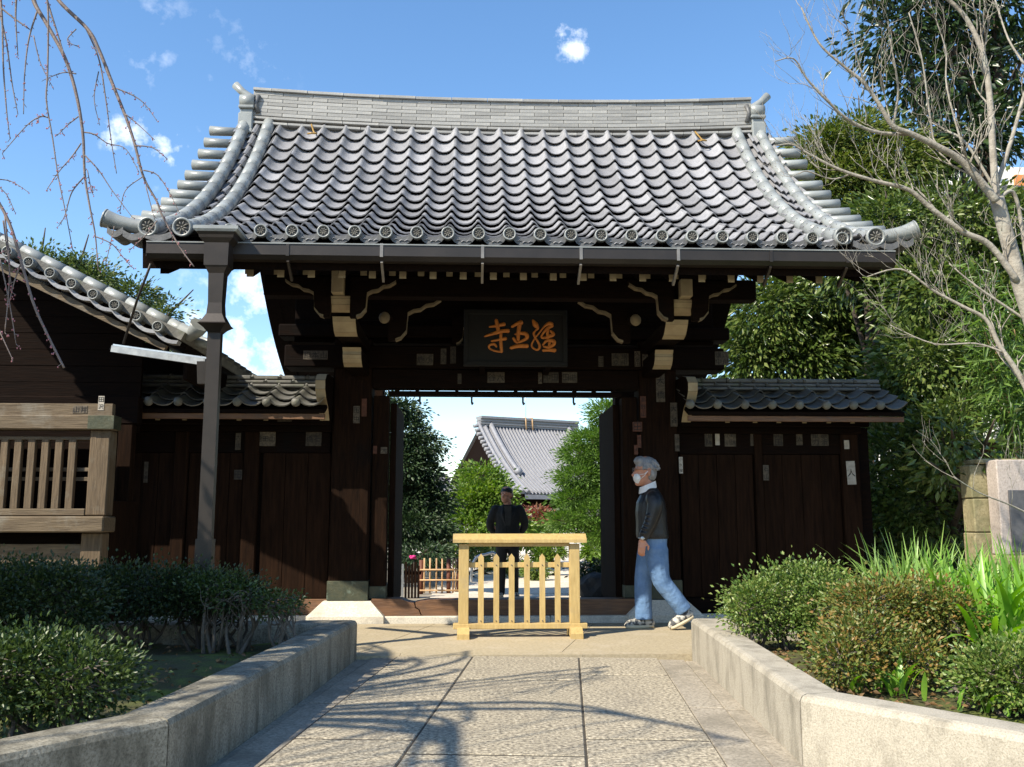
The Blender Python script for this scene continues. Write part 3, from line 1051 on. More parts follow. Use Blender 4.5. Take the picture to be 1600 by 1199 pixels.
# rafters in two interleaved rows, cream-painted ends
for row, (ystart, xoff, pitch, w, h, lift) in enumerate(((7.76, -2.14 + PITCH / 2 - 2 * PITCH, PITCH, 0.056, 0.070, 0.0), (8.22, -2.14 - 2 * PITCH, PITCH, 0.056, 0.068, 0.0))):
    for k in range(22):
        x = GX + xoff + k * pitch
        if abs(x - GX) > 2.9:
            continue
        m = MB()
        y = ystart
        pts = []
        for yy in (ystart, ystart + 0.55, ystart + 1.2, 10.3):
            t = float(np.interp(yy, _pl[:, 0], _ts))
            zz = roof(t)[1] - (0.282 if row == 0 else 0.335)
            pts.append((yy, zz))
        lo = [(p[0], p[1] - h) for p in pts]
        poly = pts + lo[::-1]
        m.prism(poly, 'x', x - w / 2, x + w / 2, 0)
        r_ = m.build('rafter', M['wood_y'], gate)
        c = MB()
        c.box(x - w / 2 - 0.001, x + w / 2 + 0.001, pts[0][0] - 0.006, pts[0][0] - 0.001, pts[0][1] - h - 0.001, pts[0][1] + 0.001)
        c.build('end_cap', M['cream'], r_)

# eave purlin, main purlins
box_part('eave_purlin', M['wood_x'], gate, GX - 2.32, GX + 2.32, 8.50, 8.66, 3.135, 3.33)
box_part('wall_purlin', M['wood_x'], gate, GX - 2.92, GX + 2.92, GF + 0.02, GF + 0.24, 4.55, 4.80)
box_part('rear_purlin', M['wood_x'], gate, GX - 2.5, GX + 2.5, 12.5, 12.68, 3.12, 3.30)
# dark boarded panel above the lintel, in planks
for k in range(6):
    box_part('wall_plank', M['wood_x'], gate, GX - 2.35, GX + 2.35, GF + 0.12 + 0.002 * (k % 2), GF + 0.17, 3.02 + k * 0.26, 3.275 + k * 0.26, 0.004)

# main posts, shoes, base stones
for sx in (-1, 1):
    xc = GX + sx * 1.68
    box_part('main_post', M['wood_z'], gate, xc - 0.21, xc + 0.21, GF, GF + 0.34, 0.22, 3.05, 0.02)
    box_part('post_shoe', M['copper'], gate, xc - 0.218, xc + 0.218, GF - 0.008, GF + 0.348, 0.225, 0.43, 0.006)
    m = MB()
    lo, hi = (0.40, 0.30), (0.27, 0.10)
    vs = [(xc - lo[0], GF - 0.17, 0.0), (xc + lo[0], GF - 0.17, 0.0), (xc + lo[0], GF + 0.5, 0.0), (xc - lo[0], GF + 0.5, 0.0)]
    vs += [(xc - lo[0], GF - 0.17, 0.075), (xc + lo[0], GF - 0.17, 0.075), (xc + lo[0], GF + 0.5, 0.075), (xc - lo[0], GF + 0.5, 0.075)]
    vs += [(xc - 0.25, GF - 0.045, 0.222), (xc + 0.25, GF - 0.045, 0.222), (xc + 0.25, GF + 0.4, 0.222), (xc - 0.25, GF + 0.4, 0.222)]
    m.add(vs, [(0, 1, 5, 4), (1, 2, 6, 5), (2, 3, 7, 6), (3, 0, 4, 7), (4, 5, 9, 8), (5, 6, 10, 9), (6, 7, 11, 10), (7, 4, 8, 11), (8, 9, 10, 11), (3, 2, 1, 0)])
    m.build('base_stone', M['plinth'], gate)
    # jamb beside the opening
    xj = GX + sx * 1.37
    box_part('jamb', M['wood_z'], gate, xj - 0.085, xj + 0.085, GF + 0.06, GF + 0.24, 0.235, 2.42, 0.006)
    box_part('jamb_shoe', M['copper'], gate, xj - 0.089, xj + 0.089, GF + 0.054, GF + 0.246, 0.24, 0.37, 0.004)
    # open door leaf folded back inside
    box_part('door_leaf', M['wood_z'], gate, GX + sx * 1.25 - 0.035, GX + sx * 1.25 + 0.035, GF + 0.26, GF + 1.40, 0.16, 2.36, 0.006)
    # rear posts
    box_part('rear_post', M['wood_z'], gate, GX + sx * 1.68 - 0.13, GX + sx * 1.68 + 0.13, 12.3, 12.56, 0.0, 3.12, 0.012)
    # tie between main and rear post
    box_part('tie_beam', M['wood_y'], gate, GX + sx * 1.68 - 0.08, GX + sx * 1.68 + 0.08, GF + 0.345, 12.3, 2.3, 2.52, 0.01)

# lintels, boards and sill
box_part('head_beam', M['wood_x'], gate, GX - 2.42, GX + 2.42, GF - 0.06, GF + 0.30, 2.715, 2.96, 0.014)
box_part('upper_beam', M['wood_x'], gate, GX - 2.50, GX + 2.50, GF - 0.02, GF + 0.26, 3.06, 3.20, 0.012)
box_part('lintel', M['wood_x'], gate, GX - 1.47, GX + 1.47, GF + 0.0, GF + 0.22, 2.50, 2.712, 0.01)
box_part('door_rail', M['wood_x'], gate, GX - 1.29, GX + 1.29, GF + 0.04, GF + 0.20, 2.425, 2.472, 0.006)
for k in range(12):
    x = GX - 1.2 + k * 0.2182
    box_part('spacer', M['wood_x'], gate, x - 0.018, x + 0.018, GF + 0.05, GF + 0.19, 2.472, 2.50, 0.0)
for px in (656, 737, 817, 896):
    x = X_(px, GF + 0.1, 625)
    m = MB()
    m.tube([(x, GF + 0.10, 2.43), (x, GF + 0.10, 2.36), (x + 0.006, GF + 0.08, 2.335), (x + 0.012, GF + 0.06, 2.345)], 0.012, 6)
    m.build('hanging_hook', M['slate'], gate)
sx0, sx1 = GX - 1.42, GX + 1.42
m = MB()     # sill timber in two lengths, the joint broken open
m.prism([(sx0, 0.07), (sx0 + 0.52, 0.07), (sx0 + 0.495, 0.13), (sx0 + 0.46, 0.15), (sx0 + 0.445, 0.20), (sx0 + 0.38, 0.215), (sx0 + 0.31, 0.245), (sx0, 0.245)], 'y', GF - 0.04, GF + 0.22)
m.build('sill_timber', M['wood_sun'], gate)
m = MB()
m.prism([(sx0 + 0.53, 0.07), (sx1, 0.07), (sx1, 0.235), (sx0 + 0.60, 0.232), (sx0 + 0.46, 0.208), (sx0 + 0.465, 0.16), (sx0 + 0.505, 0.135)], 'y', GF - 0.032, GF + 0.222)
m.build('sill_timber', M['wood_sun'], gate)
for k in range(3):
    box_part('plinth_stone', M['plinth'], gate, sx0 + 0.03 + k * 0.93, sx0 + 0.955 + k * 0.93, GF - 0.10, GF + 0.25, -0.02, 0.068, 0.008)


def nose(name, parent, x, w, front, back, z0, z1):
    """beam end projecting forward: front profile as (y,z) list bottom to top, painted cream"""
    m = MB()
    poly = list(front) + [(back, z1), (back, z0)]
    m.prism(poly, 'x', x - w / 2, x + w / 2, 0)
    o = m.build(name, M['wood_y'], parent)
    c = MB()
    for (a, b) in zip(front[:-1], front[1:]):
        d = Vector((b[0] - a[0], b[1] - a[1])).normalized()
        nx = (-d.y * 0.004, d.x * 0.004)
        c.add([(x - w / 2 - .001, a[0] + nx[0], a[1] + nx[1]), (x + w / 2 + .001, a[0] + nx[0], a[1] + nx[1]), (x + w / 2 + .001, b[0] + nx[0], b[1] + nx[1]), (x - w / 2 - .001, b[0] + nx[0], b[1] + nx[1])], [(0, 1, 2, 3)], 0, True)
    c.build('painted_face', M['cream'], o)
    return o


def scallop(parent, x, y, side, sc=1.0, tone='cream'):
    """carved bracket wing: cusped lower edge with a cream-painted soffit"""
    low = [(0.06, -0.30), (0.10, -0.285), (0.145, -0.23), (0.15, -0.15), (0.155, -0.085), (0.20, -0.06), (0.255, -0.05), (0.30, -0.015), (0.36, -0.005), (0.42, 0.035)]
    low = [(p[0] * sc, p[1] * sc) for p in low]
    poly = [(0.0, -0.30 * sc)] + low + [(0.43 * sc, 0.075 * sc), (0.0, 0.075 * sc)]
    m = MB()
    zc = 3.22
    m.prism([(x + side * p[0], zc + p[1]) for p in poly], 'y', y, y + 0.09)
    o = m.build('carved_bracket', M['wood_x'], parent)
    c = MB()
    for a, b in zip(low[:-1], low[1:]):
        for (ya, yb, dz) in ((y - 0.004, y + 0.092, -0.003),):
            c.add([(x + side * a[0], ya, zc + a[1] + dz), (x + side * b[0], ya, zc + b[1] + dz), (x + side * b[0], yb, zc + b[1] + dz), (x + side * a[0], yb, zc + a[1] + dz)], [(0, 1, 2, 3)], 0, True)
            c.add([(x + side * a[0], ya, zc + a[1] - 0.003), (x + side * b[0], ya, zc + b[1] - 0.003), (x + side * b[0], ya, zc + b[1] + 0.018), (x + side * a[0], ya, zc + a[1] + 0.018)], [(0, 1, 2, 3)], 0, True)
    c.build('painted_edge', M['cream_dim'], o)


for sx in (-1, 1):
    x = GX + sx * 1.60
    # lower arm, upper arm, cushion under the purlin
    nose('arm_beam', gate, GX + sx * 1.60, 0.185, [(9.50, 2.63), (9.42, 2.66), (9.38, 2.70), (9.36, 2.735), (9.365, 2.765), (9.33, 2.805)], GF + 0.2, 2.63, 2.81)
    nose('arm_beam', gate, GX + sx * 1.60, 0.215, [(8.92, 2.835), (8.83, 2.86), (8.78, 2.90), (8.73, 2.945), (8.71, 2.985)], GF + 0.2, 2.90, 2.988)
    nose('arm_cushion', gate, GX + sx * 1.605, 0.225, [(8.66, 3.015), (8.58, 3.025), (8.50, 3.055), (8.47, 3.10), (8.47, 3.125)], 8.95, 3.015, 3.128)
    box_part('strut_block', M['cream'], gate, GX + sx * 1.62 - 0.055, GX + sx * 1.62 + 0.055, 8.36, 8.49, 3.13, 3.30, 0.006)
    scallop(gate, GX + sx * 1.60 + 0.09, 8.43, 1)
    scallop(gate, GX + sx * 1.60 - 0.09, 8.43, -1)
    # the same carving again on the inner frame, deeper in
    scallop(gate, GX + sx * 1.22, 9.15, -sx, 1.25)
    m = MB()
    m.ball((GX + sx * 1.24, 8.95, 3.03), (0.055, 0.03, 0.06), 10, 8)
    m.build('carved_boss', M['cream_dim'], gate)
    m = MB()
    m.tube([(GX + sx * 1.24, 8.97, 3.06), (GX + sx * 1.20, 9.4, 3.08), (GX + sx * 1.2, GF + 0.1, 3.1)], 0.05, 8)
    m.build('bracket_arm', M['wood_y'], gate)
    # curved side nose beside the post head
    nose('side_nose', gate, GX + sx * 1.945, 0.10, [(9.93, 2.12), (9.86, 2.20), (9.78, 2.27), (9.66, 2.33), (9.58, 2.41), (9.57, 2.50), (9.66, 2.57), (9.82, 2.60)], GF + 0.18, 2.12, 2.62)
for sx in (-1, 1):
    scallop(gate, GX + sx * 0.60, GF - 0.05, -sx, 0.8)

# gutter with straps
gx0, gx1 = X_(230, 7.5, 395), X_(1397, 7.5, 405)
m = MB()
prof = [(7.47, 3.315), (7.47, 3.225), (7.50, 3.19), (7.585, 3.19), (7.60, 3.225), (7.60, 3.315), (7.592, 3.315), (7.592, 3.23), (7.58, 3.20), (7.505, 3.20), (7.478, 3.23), (7.478, 3.315)]
m.prism(prof, 'x', gx0, gx1)
m.box(gx0 + 0.001, gx0 + 0.004, 7.472, 7.598, 3.20, 3.312)
m.box(gx1 - 0.004, gx1 - 0.001, 7.472, 7.598, 3.20, 3.312)
gut = m.build('roof_gutter', M['gutter'], gate)
box_part('gutter_lip', M['tile_roll'], gut, gx0, gx1, 7.462, 7.480, 3.316, 3.326, 0.0)
for px in (449, 596, 754, 908, 1060, 1205, 1324):
    x = X_(px, 7.47, 400)
    m = MB()
    m.box(x - 0.013, x + 0.013, 7.463, 7.469, 3.215, 3.33)
    m.beam((x, 7.50, 3.186), (x, 7.70, 3.07), 0.02, 0.03)
    m.build('gutter_strap', M['gutter_light'] if px in (596, 754, 908, 1060) else M['gutter'], gut)

# name board
sy = 9.66
sl, sr, st, sb = X_(729, sy, 520), X_(882, sy, 520), Z_(489, sy), Z_(568, sy)
sign = thing('name_board', 'dark wooden name board with three orange brushed characters above the gateway', 'sign', ((sl + sr) / 2, sy, sb))
m = MB()
m.bbox(sl, sr, sy, sy + 0.05, sb, st, 0.008)
m.build('board', M['sign'], sign)
for (a, b, c, d) in ((sl - 0.03, sr + 0.03, st - 0.02, st + 0.03), (sl - 0.03, sr + 0.03, sb - 0.03, sb + 0.02), (sl - 0.03, sl + 0.02, sb, st), (sr - 0.02, sr + 0.03, sb, st)):
    box_part('frame_rail', M['sign'], sign, a, b, sy - 0.02, sy + 0.055, c, d, 0.006)
for sx in (-0.35, 0.35):
    m = MB()
    m.beam(((sl + sr) / 2 + sx, sy + 0.03, sb - 0.005), ((sl + sr) / 2 + sx, GF, sb - 0.03), 0.06, 0.05)
    m.build('board_bracket', M['wood_y'], sign)
BRUSH = {
    'temple_character': [
        [(520, 190, 50), (540, 280, 62), (556, 380, 50)],
        [(420, 292, 26), (530, 275, 46), (640, 250, 62)],
        [(350, 432, 26), (520, 378, 55), (620, 352, 60), (700, 350, 66)],
        [(450, 500, 26), (560, 482, 42), (660, 462, 58)],
        [(590, 390, 44), (588, 520, 50), (600, 655, 44)],
        [(605, 660, 34), (500, 645, 28), (420, 605, 30), (425, 560, 36), (490, 545, 40), (525, 585, 30)]],
    'king_character': [
        [(752, 290, 40), (820, 250, 55), (890, 225, 80)],
        [(862, 262, 66), (848, 380, 56), (842, 480, 50)],
        [(800, 400, 30), (880, 385, 50), (955, 395, 62), (975, 445, 58), (920, 490, 44), (850, 515, 40)],
        [(775, 455, 40), (800, 500, 44), (835, 525, 40)],
        [(735, 602, 50), (840, 575, 62), (980, 572, 66)]],
    'sutra_character': [
        [(1060, 195, 34), (1095, 255, 84), (1130, 310, 46), (1100, 345, 26), (1072, 385, 36), (1090, 440, 36), (1130, 505, 34), (1160, 575, 42), (1130, 630, 34), (1065, 605, 30), (1042, 555, 28), (1085, 465, 24), (1150, 385, 24), (1225, 290, 30), (1290, 245, 60), (1340, 255, 66)],
        [(1345, 275, 56), (1265, 320, 44), (1190, 420, 30), (1205, 455, 34), (1300, 430, 52), (1360, 400, 56), (1320, 350, 30)],
        [(1285, 310, 44), (1275, 400, 44), (1285, 480, 40)],
        [(1205, 560, 26), (1265, 495, 44), (1360, 500, 62), (1365, 550, 54), (1290, 590, 44), (1215, 580, 28)],
        [(1305, 500, 40), (1300, 620, 46)],
        [(1212, 640, 46), (1300, 632, 50), (1385, 638, 64)]]}
for nm, strokes in BRUSH.items():
    m = MB()
    for st_ in strokes:
        pts = catmull(st_, 5)
        q = [at(720 + p[0] / 9.41, 480 + p[1] / 9.41, sy - 0.004) for p in pts]
        wd = [max(4, p[2]) / 9.41 / FPX * sy * 0.5 for p in pts]
        a = q[0] - (q[1] - q[0]).normalized() * wd[0] * 0.7
        b = q[-1] + (q[-1] - q[-2]).normalized() * wd[-1] * 0.6
        m.tube([a] + q + [b], [wd[0] * 0.35] + wd + [wd[-1] * 0.5], 8, flat=((0, 1, 0), 0.45))
    m.build(nm, M['gold'], sign)

# ------------------------------------------------------------------ pasted paper slips with brushed names
_glyph = {}


def glyph(ch):
    if ch not in _glyph:
        cu = bpy.data.curves.new('g', 'FONT')
        cu.body = ch
        cu.align_x, cu.align_y = 'CENTER', 'CENTER'
        cu.resolution_u = 2
        o = bpy.data.objects.new('g', cu)
        COL.objects.link(o)
        dg = bpy.context.evaluated_depsgraph_get()
        dg.update()
        me = bpy.data.meshes.new_from_object(o.evaluated_get(dg))
        vs = np.array([v.co[:2] for v in me.vertices]) if len(me.vertices) else np.zeros((0, 2))
        if len(vs):
            lo, hi = vs.min(0), vs.max(0)
            vs = (vs - (lo + hi) / 2) / max((hi - lo).max(), 1e-3)
        _glyph[ch] = (vs, [list(p.vertices) for p in me.polygons])
        bpy.data.objects.remove(o)
    return _glyph[ch]


def slip(parent, px, py, pw_, ph_, Y, text, paper='paper', cols_=1, ink='ink', tilt=0.0):
    """a pasted slip at a photograph pixel (centre, size in pixels) on the plane Y; text runs down, columns from the right"""
    c = at(px, py, Y - 0.004)
    w, h = pw_ / FPX * Y, ph_ / FPX * Y
    m = MB()
    ca, sa = math.cos(tilt), math.sin(tilt)

    def P(a, b, dy):
        return (c.x + a * ca - b * sa, c.y + dy, c.z + a * sa + b * ca)
    m.add([P(-w / 2, -h / 2, 0), (P(w / 2, -h / 2, 0)), P(w / 2, h / 2, 0), P(-w / 2, h / 2, 0), P(-w / 2, -h / 2, .003), P(w / 2, -h / 2, .003), P(w / 2, h / 2, .003), P(-w / 2, h / 2, .003)],
          [(0, 1, 2, 3), (7, 6, 5, 4), (0, 4, 5, 1), (1, 5, 6, 2), (2, 6, 7, 3), (3, 7, 4, 0)])
    o = m.build('paper_slip', M[paper], parent)
    if not text:
        return
    t = MB()
    rows = math.ceil(len(text) / cols_)
    cw, chh = w / cols_, h / rows
    s = min(cw, chh * 1.15) * 0.86
    for i, ch in enumerate(text):
        cc, rr = i // rows, i % rows
        gx = w / 2 - cw * (cc + 0.5)
        gy = h / 2 - chh * (rr + 0.5)
        vs, fs = glyph(ch)
        t.add([P(gx + v[0] * s, gy + v[1] * min(s, chh * 0.92), -0.0025) for v in vs], fs)
    if t.v:
        t.build('brushed_name', M[ink], o)


Yb = GF - 0.06
slip(gate, 664, 562, 26, 18, Yb, '小鹿', cols_=2)
slip(gate, 693, 557, 9, 25, Yb, '浅川', cols_=1)
slip(gate, 708, 555, 9, 27, Yb, '神木山')
slip(gate, 775, 590, 27, 17, GF, '六谷', cols_=2)
slip(gate, 861, 590, 24, 17, GF, '田中', cols_=2)
slip(gate, 890, 590, 24, 17, GF, '曲田', cols_=2)
slip(gate, 844, 591, 6, 18, GF, '三浦')
slip(gate, 718, 592, 6, 16, GF, '八重')
slip(gate, 969, 562, 27, 20, Yb, '講中東京', cols_=2, paper='paper')
slip(gate, 939, 565, 8, 17, Yb, '田口')
slip(gate, 996, 561, 9, 25, Yb, '久保田')
slip(gate, 1008, 561, 9, 25, Yb, '大谷')
slip(gate, 760, 568, 17, 9, Yb, '日本', cols_=2)
slip(gate, 818, 568, 22, 10, Yb, '石川', cols_=2)
slip(gate, 1032, 606, 14, 46, GF, '大橋')
slip(gate, 1053, 648, 11, 38, GF, '大谷', paper='paper')
slip(gate, 1058, 692, 7, 27, GF, '山崎', paper='paper')
slip(gate, 1064, 727, 6, 26, GF, '小久保', paper='paper_white')
slip(gate, 996, 667, 15, 15, GF, '田', paper='paper_red')
slip(gate, 999, 690, 6, 20, GF, '内山', paper='paper_red')
slip(gate, 994, 703, 6, 15, GF, '大', paper='paper_red')
slip(gate, 1005, 636, 9, 34, GF, '高野山', paper='paper_red')
slip(gate, 557, 648, 10, 27, GF, '田中', paper='paper')
slip(gate, 569, 637, 8, 28, GF, '', paper='paper_red')
slip(gate, 586, 703, 6, 12, GF + 0.06, '', paper='paper_red')
slip(gate, 600, 704, 10, 10, GF + 0.06, '大', paper='paper')
slip(gate, 493, 555, 38, 14, Yb, '山本組', cols_=3, paper='paper')
slip(gate, 1128, 560, 22, 22, Yb, '江戸講中', cols_=2)

# ------------------------------------------------------------------ side walls with small tiled roofs
small_tile = tile_mesh('small_roof_tile', 0.30, M['tile_old'], lip=0.04, wid=0.27, seg=8)
dome = MB()
dome.ball((0, 0, 0), (0.05, 0.045, 0.05), 10, 7)
dome_me = dome.mesh('round_tile_end', M['tile_old'])


def side_wall(name, label, x0, x1, posts, doors, inner, rpx):
    """x0..x1 run of the wall; inner = side of the gate"""
    YW = GF + 0.14
    t = thing(name, label, 'side wall', ((x0 + x1) / 2, YW, 0))
    for (a, b) in posts:
        box_part('post', M['wood_door'], t, a, b, YW - 0.06, YW + 0.10, 0.10, 2.02, 0.008)
    for (a, b, nb) in doors:
        for k in range(nb):
            xa, xb = a + (b - a) * k / nb, a + (b - a) * (k + 1) / nb
            box_part('door_board', M['wood_door'], t, xa + 0.002, xb - 0.002, YW - 0.015 + 0.002 * (k % 2), YW + 0.03, 0.24, 1.79, 0.003)
    box_part('head_rail', M['wood_x'], t, x0, x1, YW - 0.075, YW + 0.11, 2.02, 2.14, 0.008)
    box_part('transom_board', M['wood_x'], t, x0 + 0.02, x1 - 0.02, YW - 0.03, YW + 0.05, 1.795, 2.018, 0.004)
    box_part('bottom_rail', M['wood_sun'] if inner > 0 else M['wood_x'], t, x0, x1, YW - 0.055, YW + 0.11, 0.07, 0.235, 0.008)  # left rail gets the sunlit colour, right rail the dark one
    box_part('plinth', M['plinth'], t, x0, x1, YW - 0.10, YW + 0.2, -0.02, 0.068, 0.008)
    box_part('backing_board', M['wood_x'], t, x0 - 0.12, x1 + 0.12, YW + 0.035, YW + 0.06, 0.05, 2.1, 0.0)  # added so no light shows through the gaps between boards
    # roof: boarding, rafters, tiles
    ye, yr, ze, zr = YW - 0.62, YW + 0.02, 2.235, 2.50
    m = MB()
    rx0, rx1 = x0 - (0.0 if inner < 0 else 0.25), x1 + (0.25 if inner < 0 else 0.0)
    m.prism([(ye, ze - 0.035), (yr, zr - 0.03), (2 * yr - ye, ze - 0.035), (2 * yr - ye, ze - 0.075), (yr, zr - 0.08), (ye, ze - 0.075)], 'x', rx0, rx1)
    rp = m.build('roof', M['wood_x'], t)
    box_part('fascia', M['wood_sun'], rp, rx0, rx1, ye + 0.02, ye + 0.05, ze - 0.135, ze - 0.077, 0.003)
    box_part('eave_beam', M['wood_x'], t, x0, x1, YW - 0.30, YW - 0.20, 2.08, 2.165, 0.006)
    n = max(2, int((rx1 - rx0) / 0.27))
    pw2 = (rx1 - rx0) / n
    a = math.atan2(zr - ze, yr - ye)
    for c in range(n):
        for r in range(3):
            s = r * 0.225
            o = obj('roof_tile', small_tile, rp)
            o.location = (rx0 + c * pw2 + 0.01, ye - 0.05 + s * math.cos(a), ze - 0.02 + s * math.sin(a) + random.uniform(-.004, .004))
            o.rotation_euler = (a + random.uniform(-.02, .02), 0, random.uniform(-.015, .015))
            o.scale = (pw2 / 0.27, 1, 1)
        o = obj('round_tile_end', dome_me, rp)
        o.location = (rx0 + c * pw2 + 0.01, ye - 0.05, ze + 0.035)
    for s_ in (0,):
        m = MB()
        a2 = math.atan2(zr - ze, yr - ye)
        m.prism([(2 * yr - ye + 0.05, ze - 0.02), (2 * yr - ye + 0.05, ze + 0.02), (yr, zr + 0.02), (yr, zr - 0.02)], 'x', rx0, rx1)
        m.build('rear_slope', M['tile_old'], rp)
    # ridge: three stepped courses of curved caps
    for k, (zz, yy, hh) in enumerate(((zr + 0.005, yr - 0.13, 0.042), (zr + 0.050, yr - 0.105, 0.042), (zr + 0.095, yr - 0.085, 0.055))):
        nn = int((rx1 - rx0) / 0.27)
        wk = (rx1 - rx0) / nn
        for c in range(nn):
            xs_ = rx0 + (c + (0.5 if k % 2 else 0.0)) * wk
            xe_ = min(xs_ + wk - 0.004, rx1)
            if xe_ - xs_ < 0.04:
                continue
            m = MB()
            m.bbox(xs_, xe_, yy, 2 * yr - yy, zz, zz + hh * 0.82, 0.01)
            m.tube([(xs_ + 0.012, yy - 0.006, zz + hh * 0.3), (xs_ + 0.012, yy + 0.03, zz + hh * 0.85), (xs_ + 0.012, 2 * yr - yy, zz + hh * 0.85)], 0.018, 6)
            m.build('ridge_cap', M['tile_old'], rp)
    for px in rpx:
        x = X_(px, YW - 0.5, 650)
        m = MB()
        m.beam((x, YW - 0.50, ze - 0.10), (x, YW + 0.05, ze + 0.13), 0.045, 0.055)
        r_ = m.build('rafter', M['wood_y'], t)
        c = MB()
        c.box(x - 0.023, x + 0.023, YW - 0.512, YW - 0.502, ze - 0.142, ze - 0.078)
        c.build('end_cap', M['cream'], r_)
    return t, YW


lx0, lx1 = -3.95, GX - 1.90
sw_l, YWL = side_wall('side_wall', 'dark boarded side wall left of the gate, lit below by a slanting sunbeam', lx0, lx1, [(-3.2, -3.06), (-2.46, -2.30)], [(-3.9, -3.2, 4), (-3.05, -2.47, 4), (-2.26, lx1 - 0.01, 3)], 1, (205, 247, 289, 331, 374, 416))
rx0_, rx1_ = GX + 1.90, 4.36
sw_r, YWR = side_wall('side_wall', 'shaded boarded side wall under a small tiled roof, right of the gate', rx0_, rx1_, [(4.13, 4.33), (3.15, 3.24)], [(2.32, 3.14, 4), (3.25, 4.12, 4)], -1, (1136, 1179, 1216, 1256, 1294, 1331))
YS = YWR - 0.03
for px, w_, h_, tx, cc, pp in ((1121, 7, 20, '', 1, 'paper_white'), (1141, 18, 24, '都講小川', 2, 'paper'), (1177, 9, 22, '', 1, 'paper'), (1216, 15, 22, '川田', 1, 'paper'), (1249, 10, 20, '大', 1, 'paper'), (1281, 28, 22, '横浜車力', 2, 'paper'), (1107, 12, 24, '小林', 1, 'paper')):
    slip(sw_r, px, 686, w_, h_, YS, tx, pp, cc)
slip(sw_r, 1197, 739, 9, 24, YWR - 0.07, '石山', 'paper')
slip(sw_r, 1330, 739, 14, 37, YWR - 0.06, '人', 'paper_white', tilt=0.03)
slip(sw_r, 1323, 695, 8, 14, YWR - 0.06, '', 'paper_white')
slip(sw_r, 1245, 653, 42, 8, YWR - 0.48, '三山講中', cols_=4, paper='paper')
slip(sw_r, 1192, 652, 16, 8, YWR - 0.48, '大工', cols_=2, paper='paper')
for px, w_, h_, tx in ((445, 22, 14, '文七'), (415, 30, 22, '山田組'), (490, 24, 22, '石橋')):
    slip(sw_l, px, 652 if px == 445 else 686, w_, h_, YWL - (0.48 if px == 445 else 0.03), tx, 'paper', len(tx))
slip(sw_l, 372, 742, 12, 15, YWL - 0.07, '田', 'paper')
slip(sw_l, 372, 690, 8, 26, YWL - 0.07, '大川', 'paper')
slip(sw_l, 228, 738, 6, 32, YWL - 0.07, '吉田', 'paper')

# ------------------------------------------------------------------ rain pipe, link gutter, stay rod
pxX = X_(345, 7.5, 430)
dp = thing('rain_pipe', 'tall brown metal rain pipe with a flared hopper, left of the gate', 'drainpipe', (pxX, 7.42, 0))
PYd = 7.42


def square_loft(m, secs, mi=0):
    """secs: (x, y, z, half width, half depth)"""
    o = []
    for (x, y, z, a, b) in secs:
        o += [(x - a, y - b, z), (x + a, y - b, z), (x + a, y + b, z), (x - a, y + b, z)]
    fs = []
    for i in range(len(secs) - 1):
        for k in range(4):
            fs.append((4 * i + k, 4 * i + (k + 1) % 4, 4 * i + 4 + (k + 1) % 4, 4 * i + 4 + k))
    fs += [(3, 2, 1, 0), tuple(4 * (len(secs) - 1) + k for k in range(4))]
    m.add(o, fs, mi)


m = MB()
z1 = Z_(424, PYd)
square_loft(m, [(pxX, PYd, z1, 0.095, 0.085), (pxX, PYd, Z_(390, PYd), 0.098, 0.09), (pxX, PYd, Z_(383, PYd), 0.135, 0.11), (pxX, PYd, Z_(379, PYd), 0.14, 0.115), (pxX, PYd, Z_(375, PYd), 0.152, 0.125)])
m.build('hopper', M['gutter'], dp)
m = MB()
zt = Z_(375, PYd)
square_loft(m, [(pxX, PYd, zt + 0.001, 0.16, 0.13), (pxX, PYd, zt + 0.02, 0.178, 0.14), (pxX, PYd, zt + 0.045, 0.178, 0.14), (pxX, PYd, zt + 0.05, 0.16, 0.13)])
m.build('hopper_rim', M['tile_roll'], dp)
m = MB()
square_loft(m, [(pxX, PYd, z1 - 0.001, 0.09, 0.08), (pxX, PYd, z1 - 0.06, 0.062, 0.06), (pxX, PYd, Z_(480, PYd), 0.055, 0.055), (pxX, PYd, Z_(497, PYd), 0.062, 0.062), (pxX, PYd, Z_(511, PYd), 0.10, 0.10), (pxX, PYd, Z_(513, PYd), 0.115, 0.115), (pxX, PYd, Z_(519, PYd), 0.075, 0.075), (pxX, PYd, Z_(525, PYd), 0.05, 0.05)])
m.build('neck', M['gutter'], dp)
m = MB()
square_loft(m, [(pxX, PYd, Z_(525, PYd) + 0.01, 0.052, 0.036), (pxX, PYd, 0.78, 0.053, 0.036)])
m.build('pipe', M['gutter'], dp)
m = MB()
square_loft(m, [(pxX, PYd, 0.92, 0.064, 0.048), (pxX, PYd, 0.0, 0.067, 0.05)])
m.build('pipe_boot', M['gutter'], dp)
a, b = at(180, 546, 7.95), at(326, 567, 7.47)
lk = thing('link_gutter', 'galvanised sloping gutter joining the left roof to the rain pipe', 'gutter', a)
m = MB()
m.beam(a, b, 0.09, 0.055)
m.build('trough', M['zinc'], lk)
m = MB()
m.beam(a + Vector((0, -0.048, 0.03)), b + Vector((0, -0.048, 0.03)), 0.008, 0.014)
m.build('trough_lip', M['steel'], lk)
m = MB()
square_loft(m, [(pxX - 0.09, PYd + 0.03, b.z - 0.18, 0.03, 0.04), (pxX - 0.09, PYd + 0.03, b.z + 0.0, 0.04, 0.05)])
m.build('elbow', M['gutter'], lk)
m = MB()
m.tube([at(236, 412, 7.55), at(214, 470, 7.75), at(193, 537, 7.97)], 0.011, 7)
rod = m.build('stay_rod', M['gutter'], label='thin metal drip rod slanting from the gutter end to the left roof', category='rod')

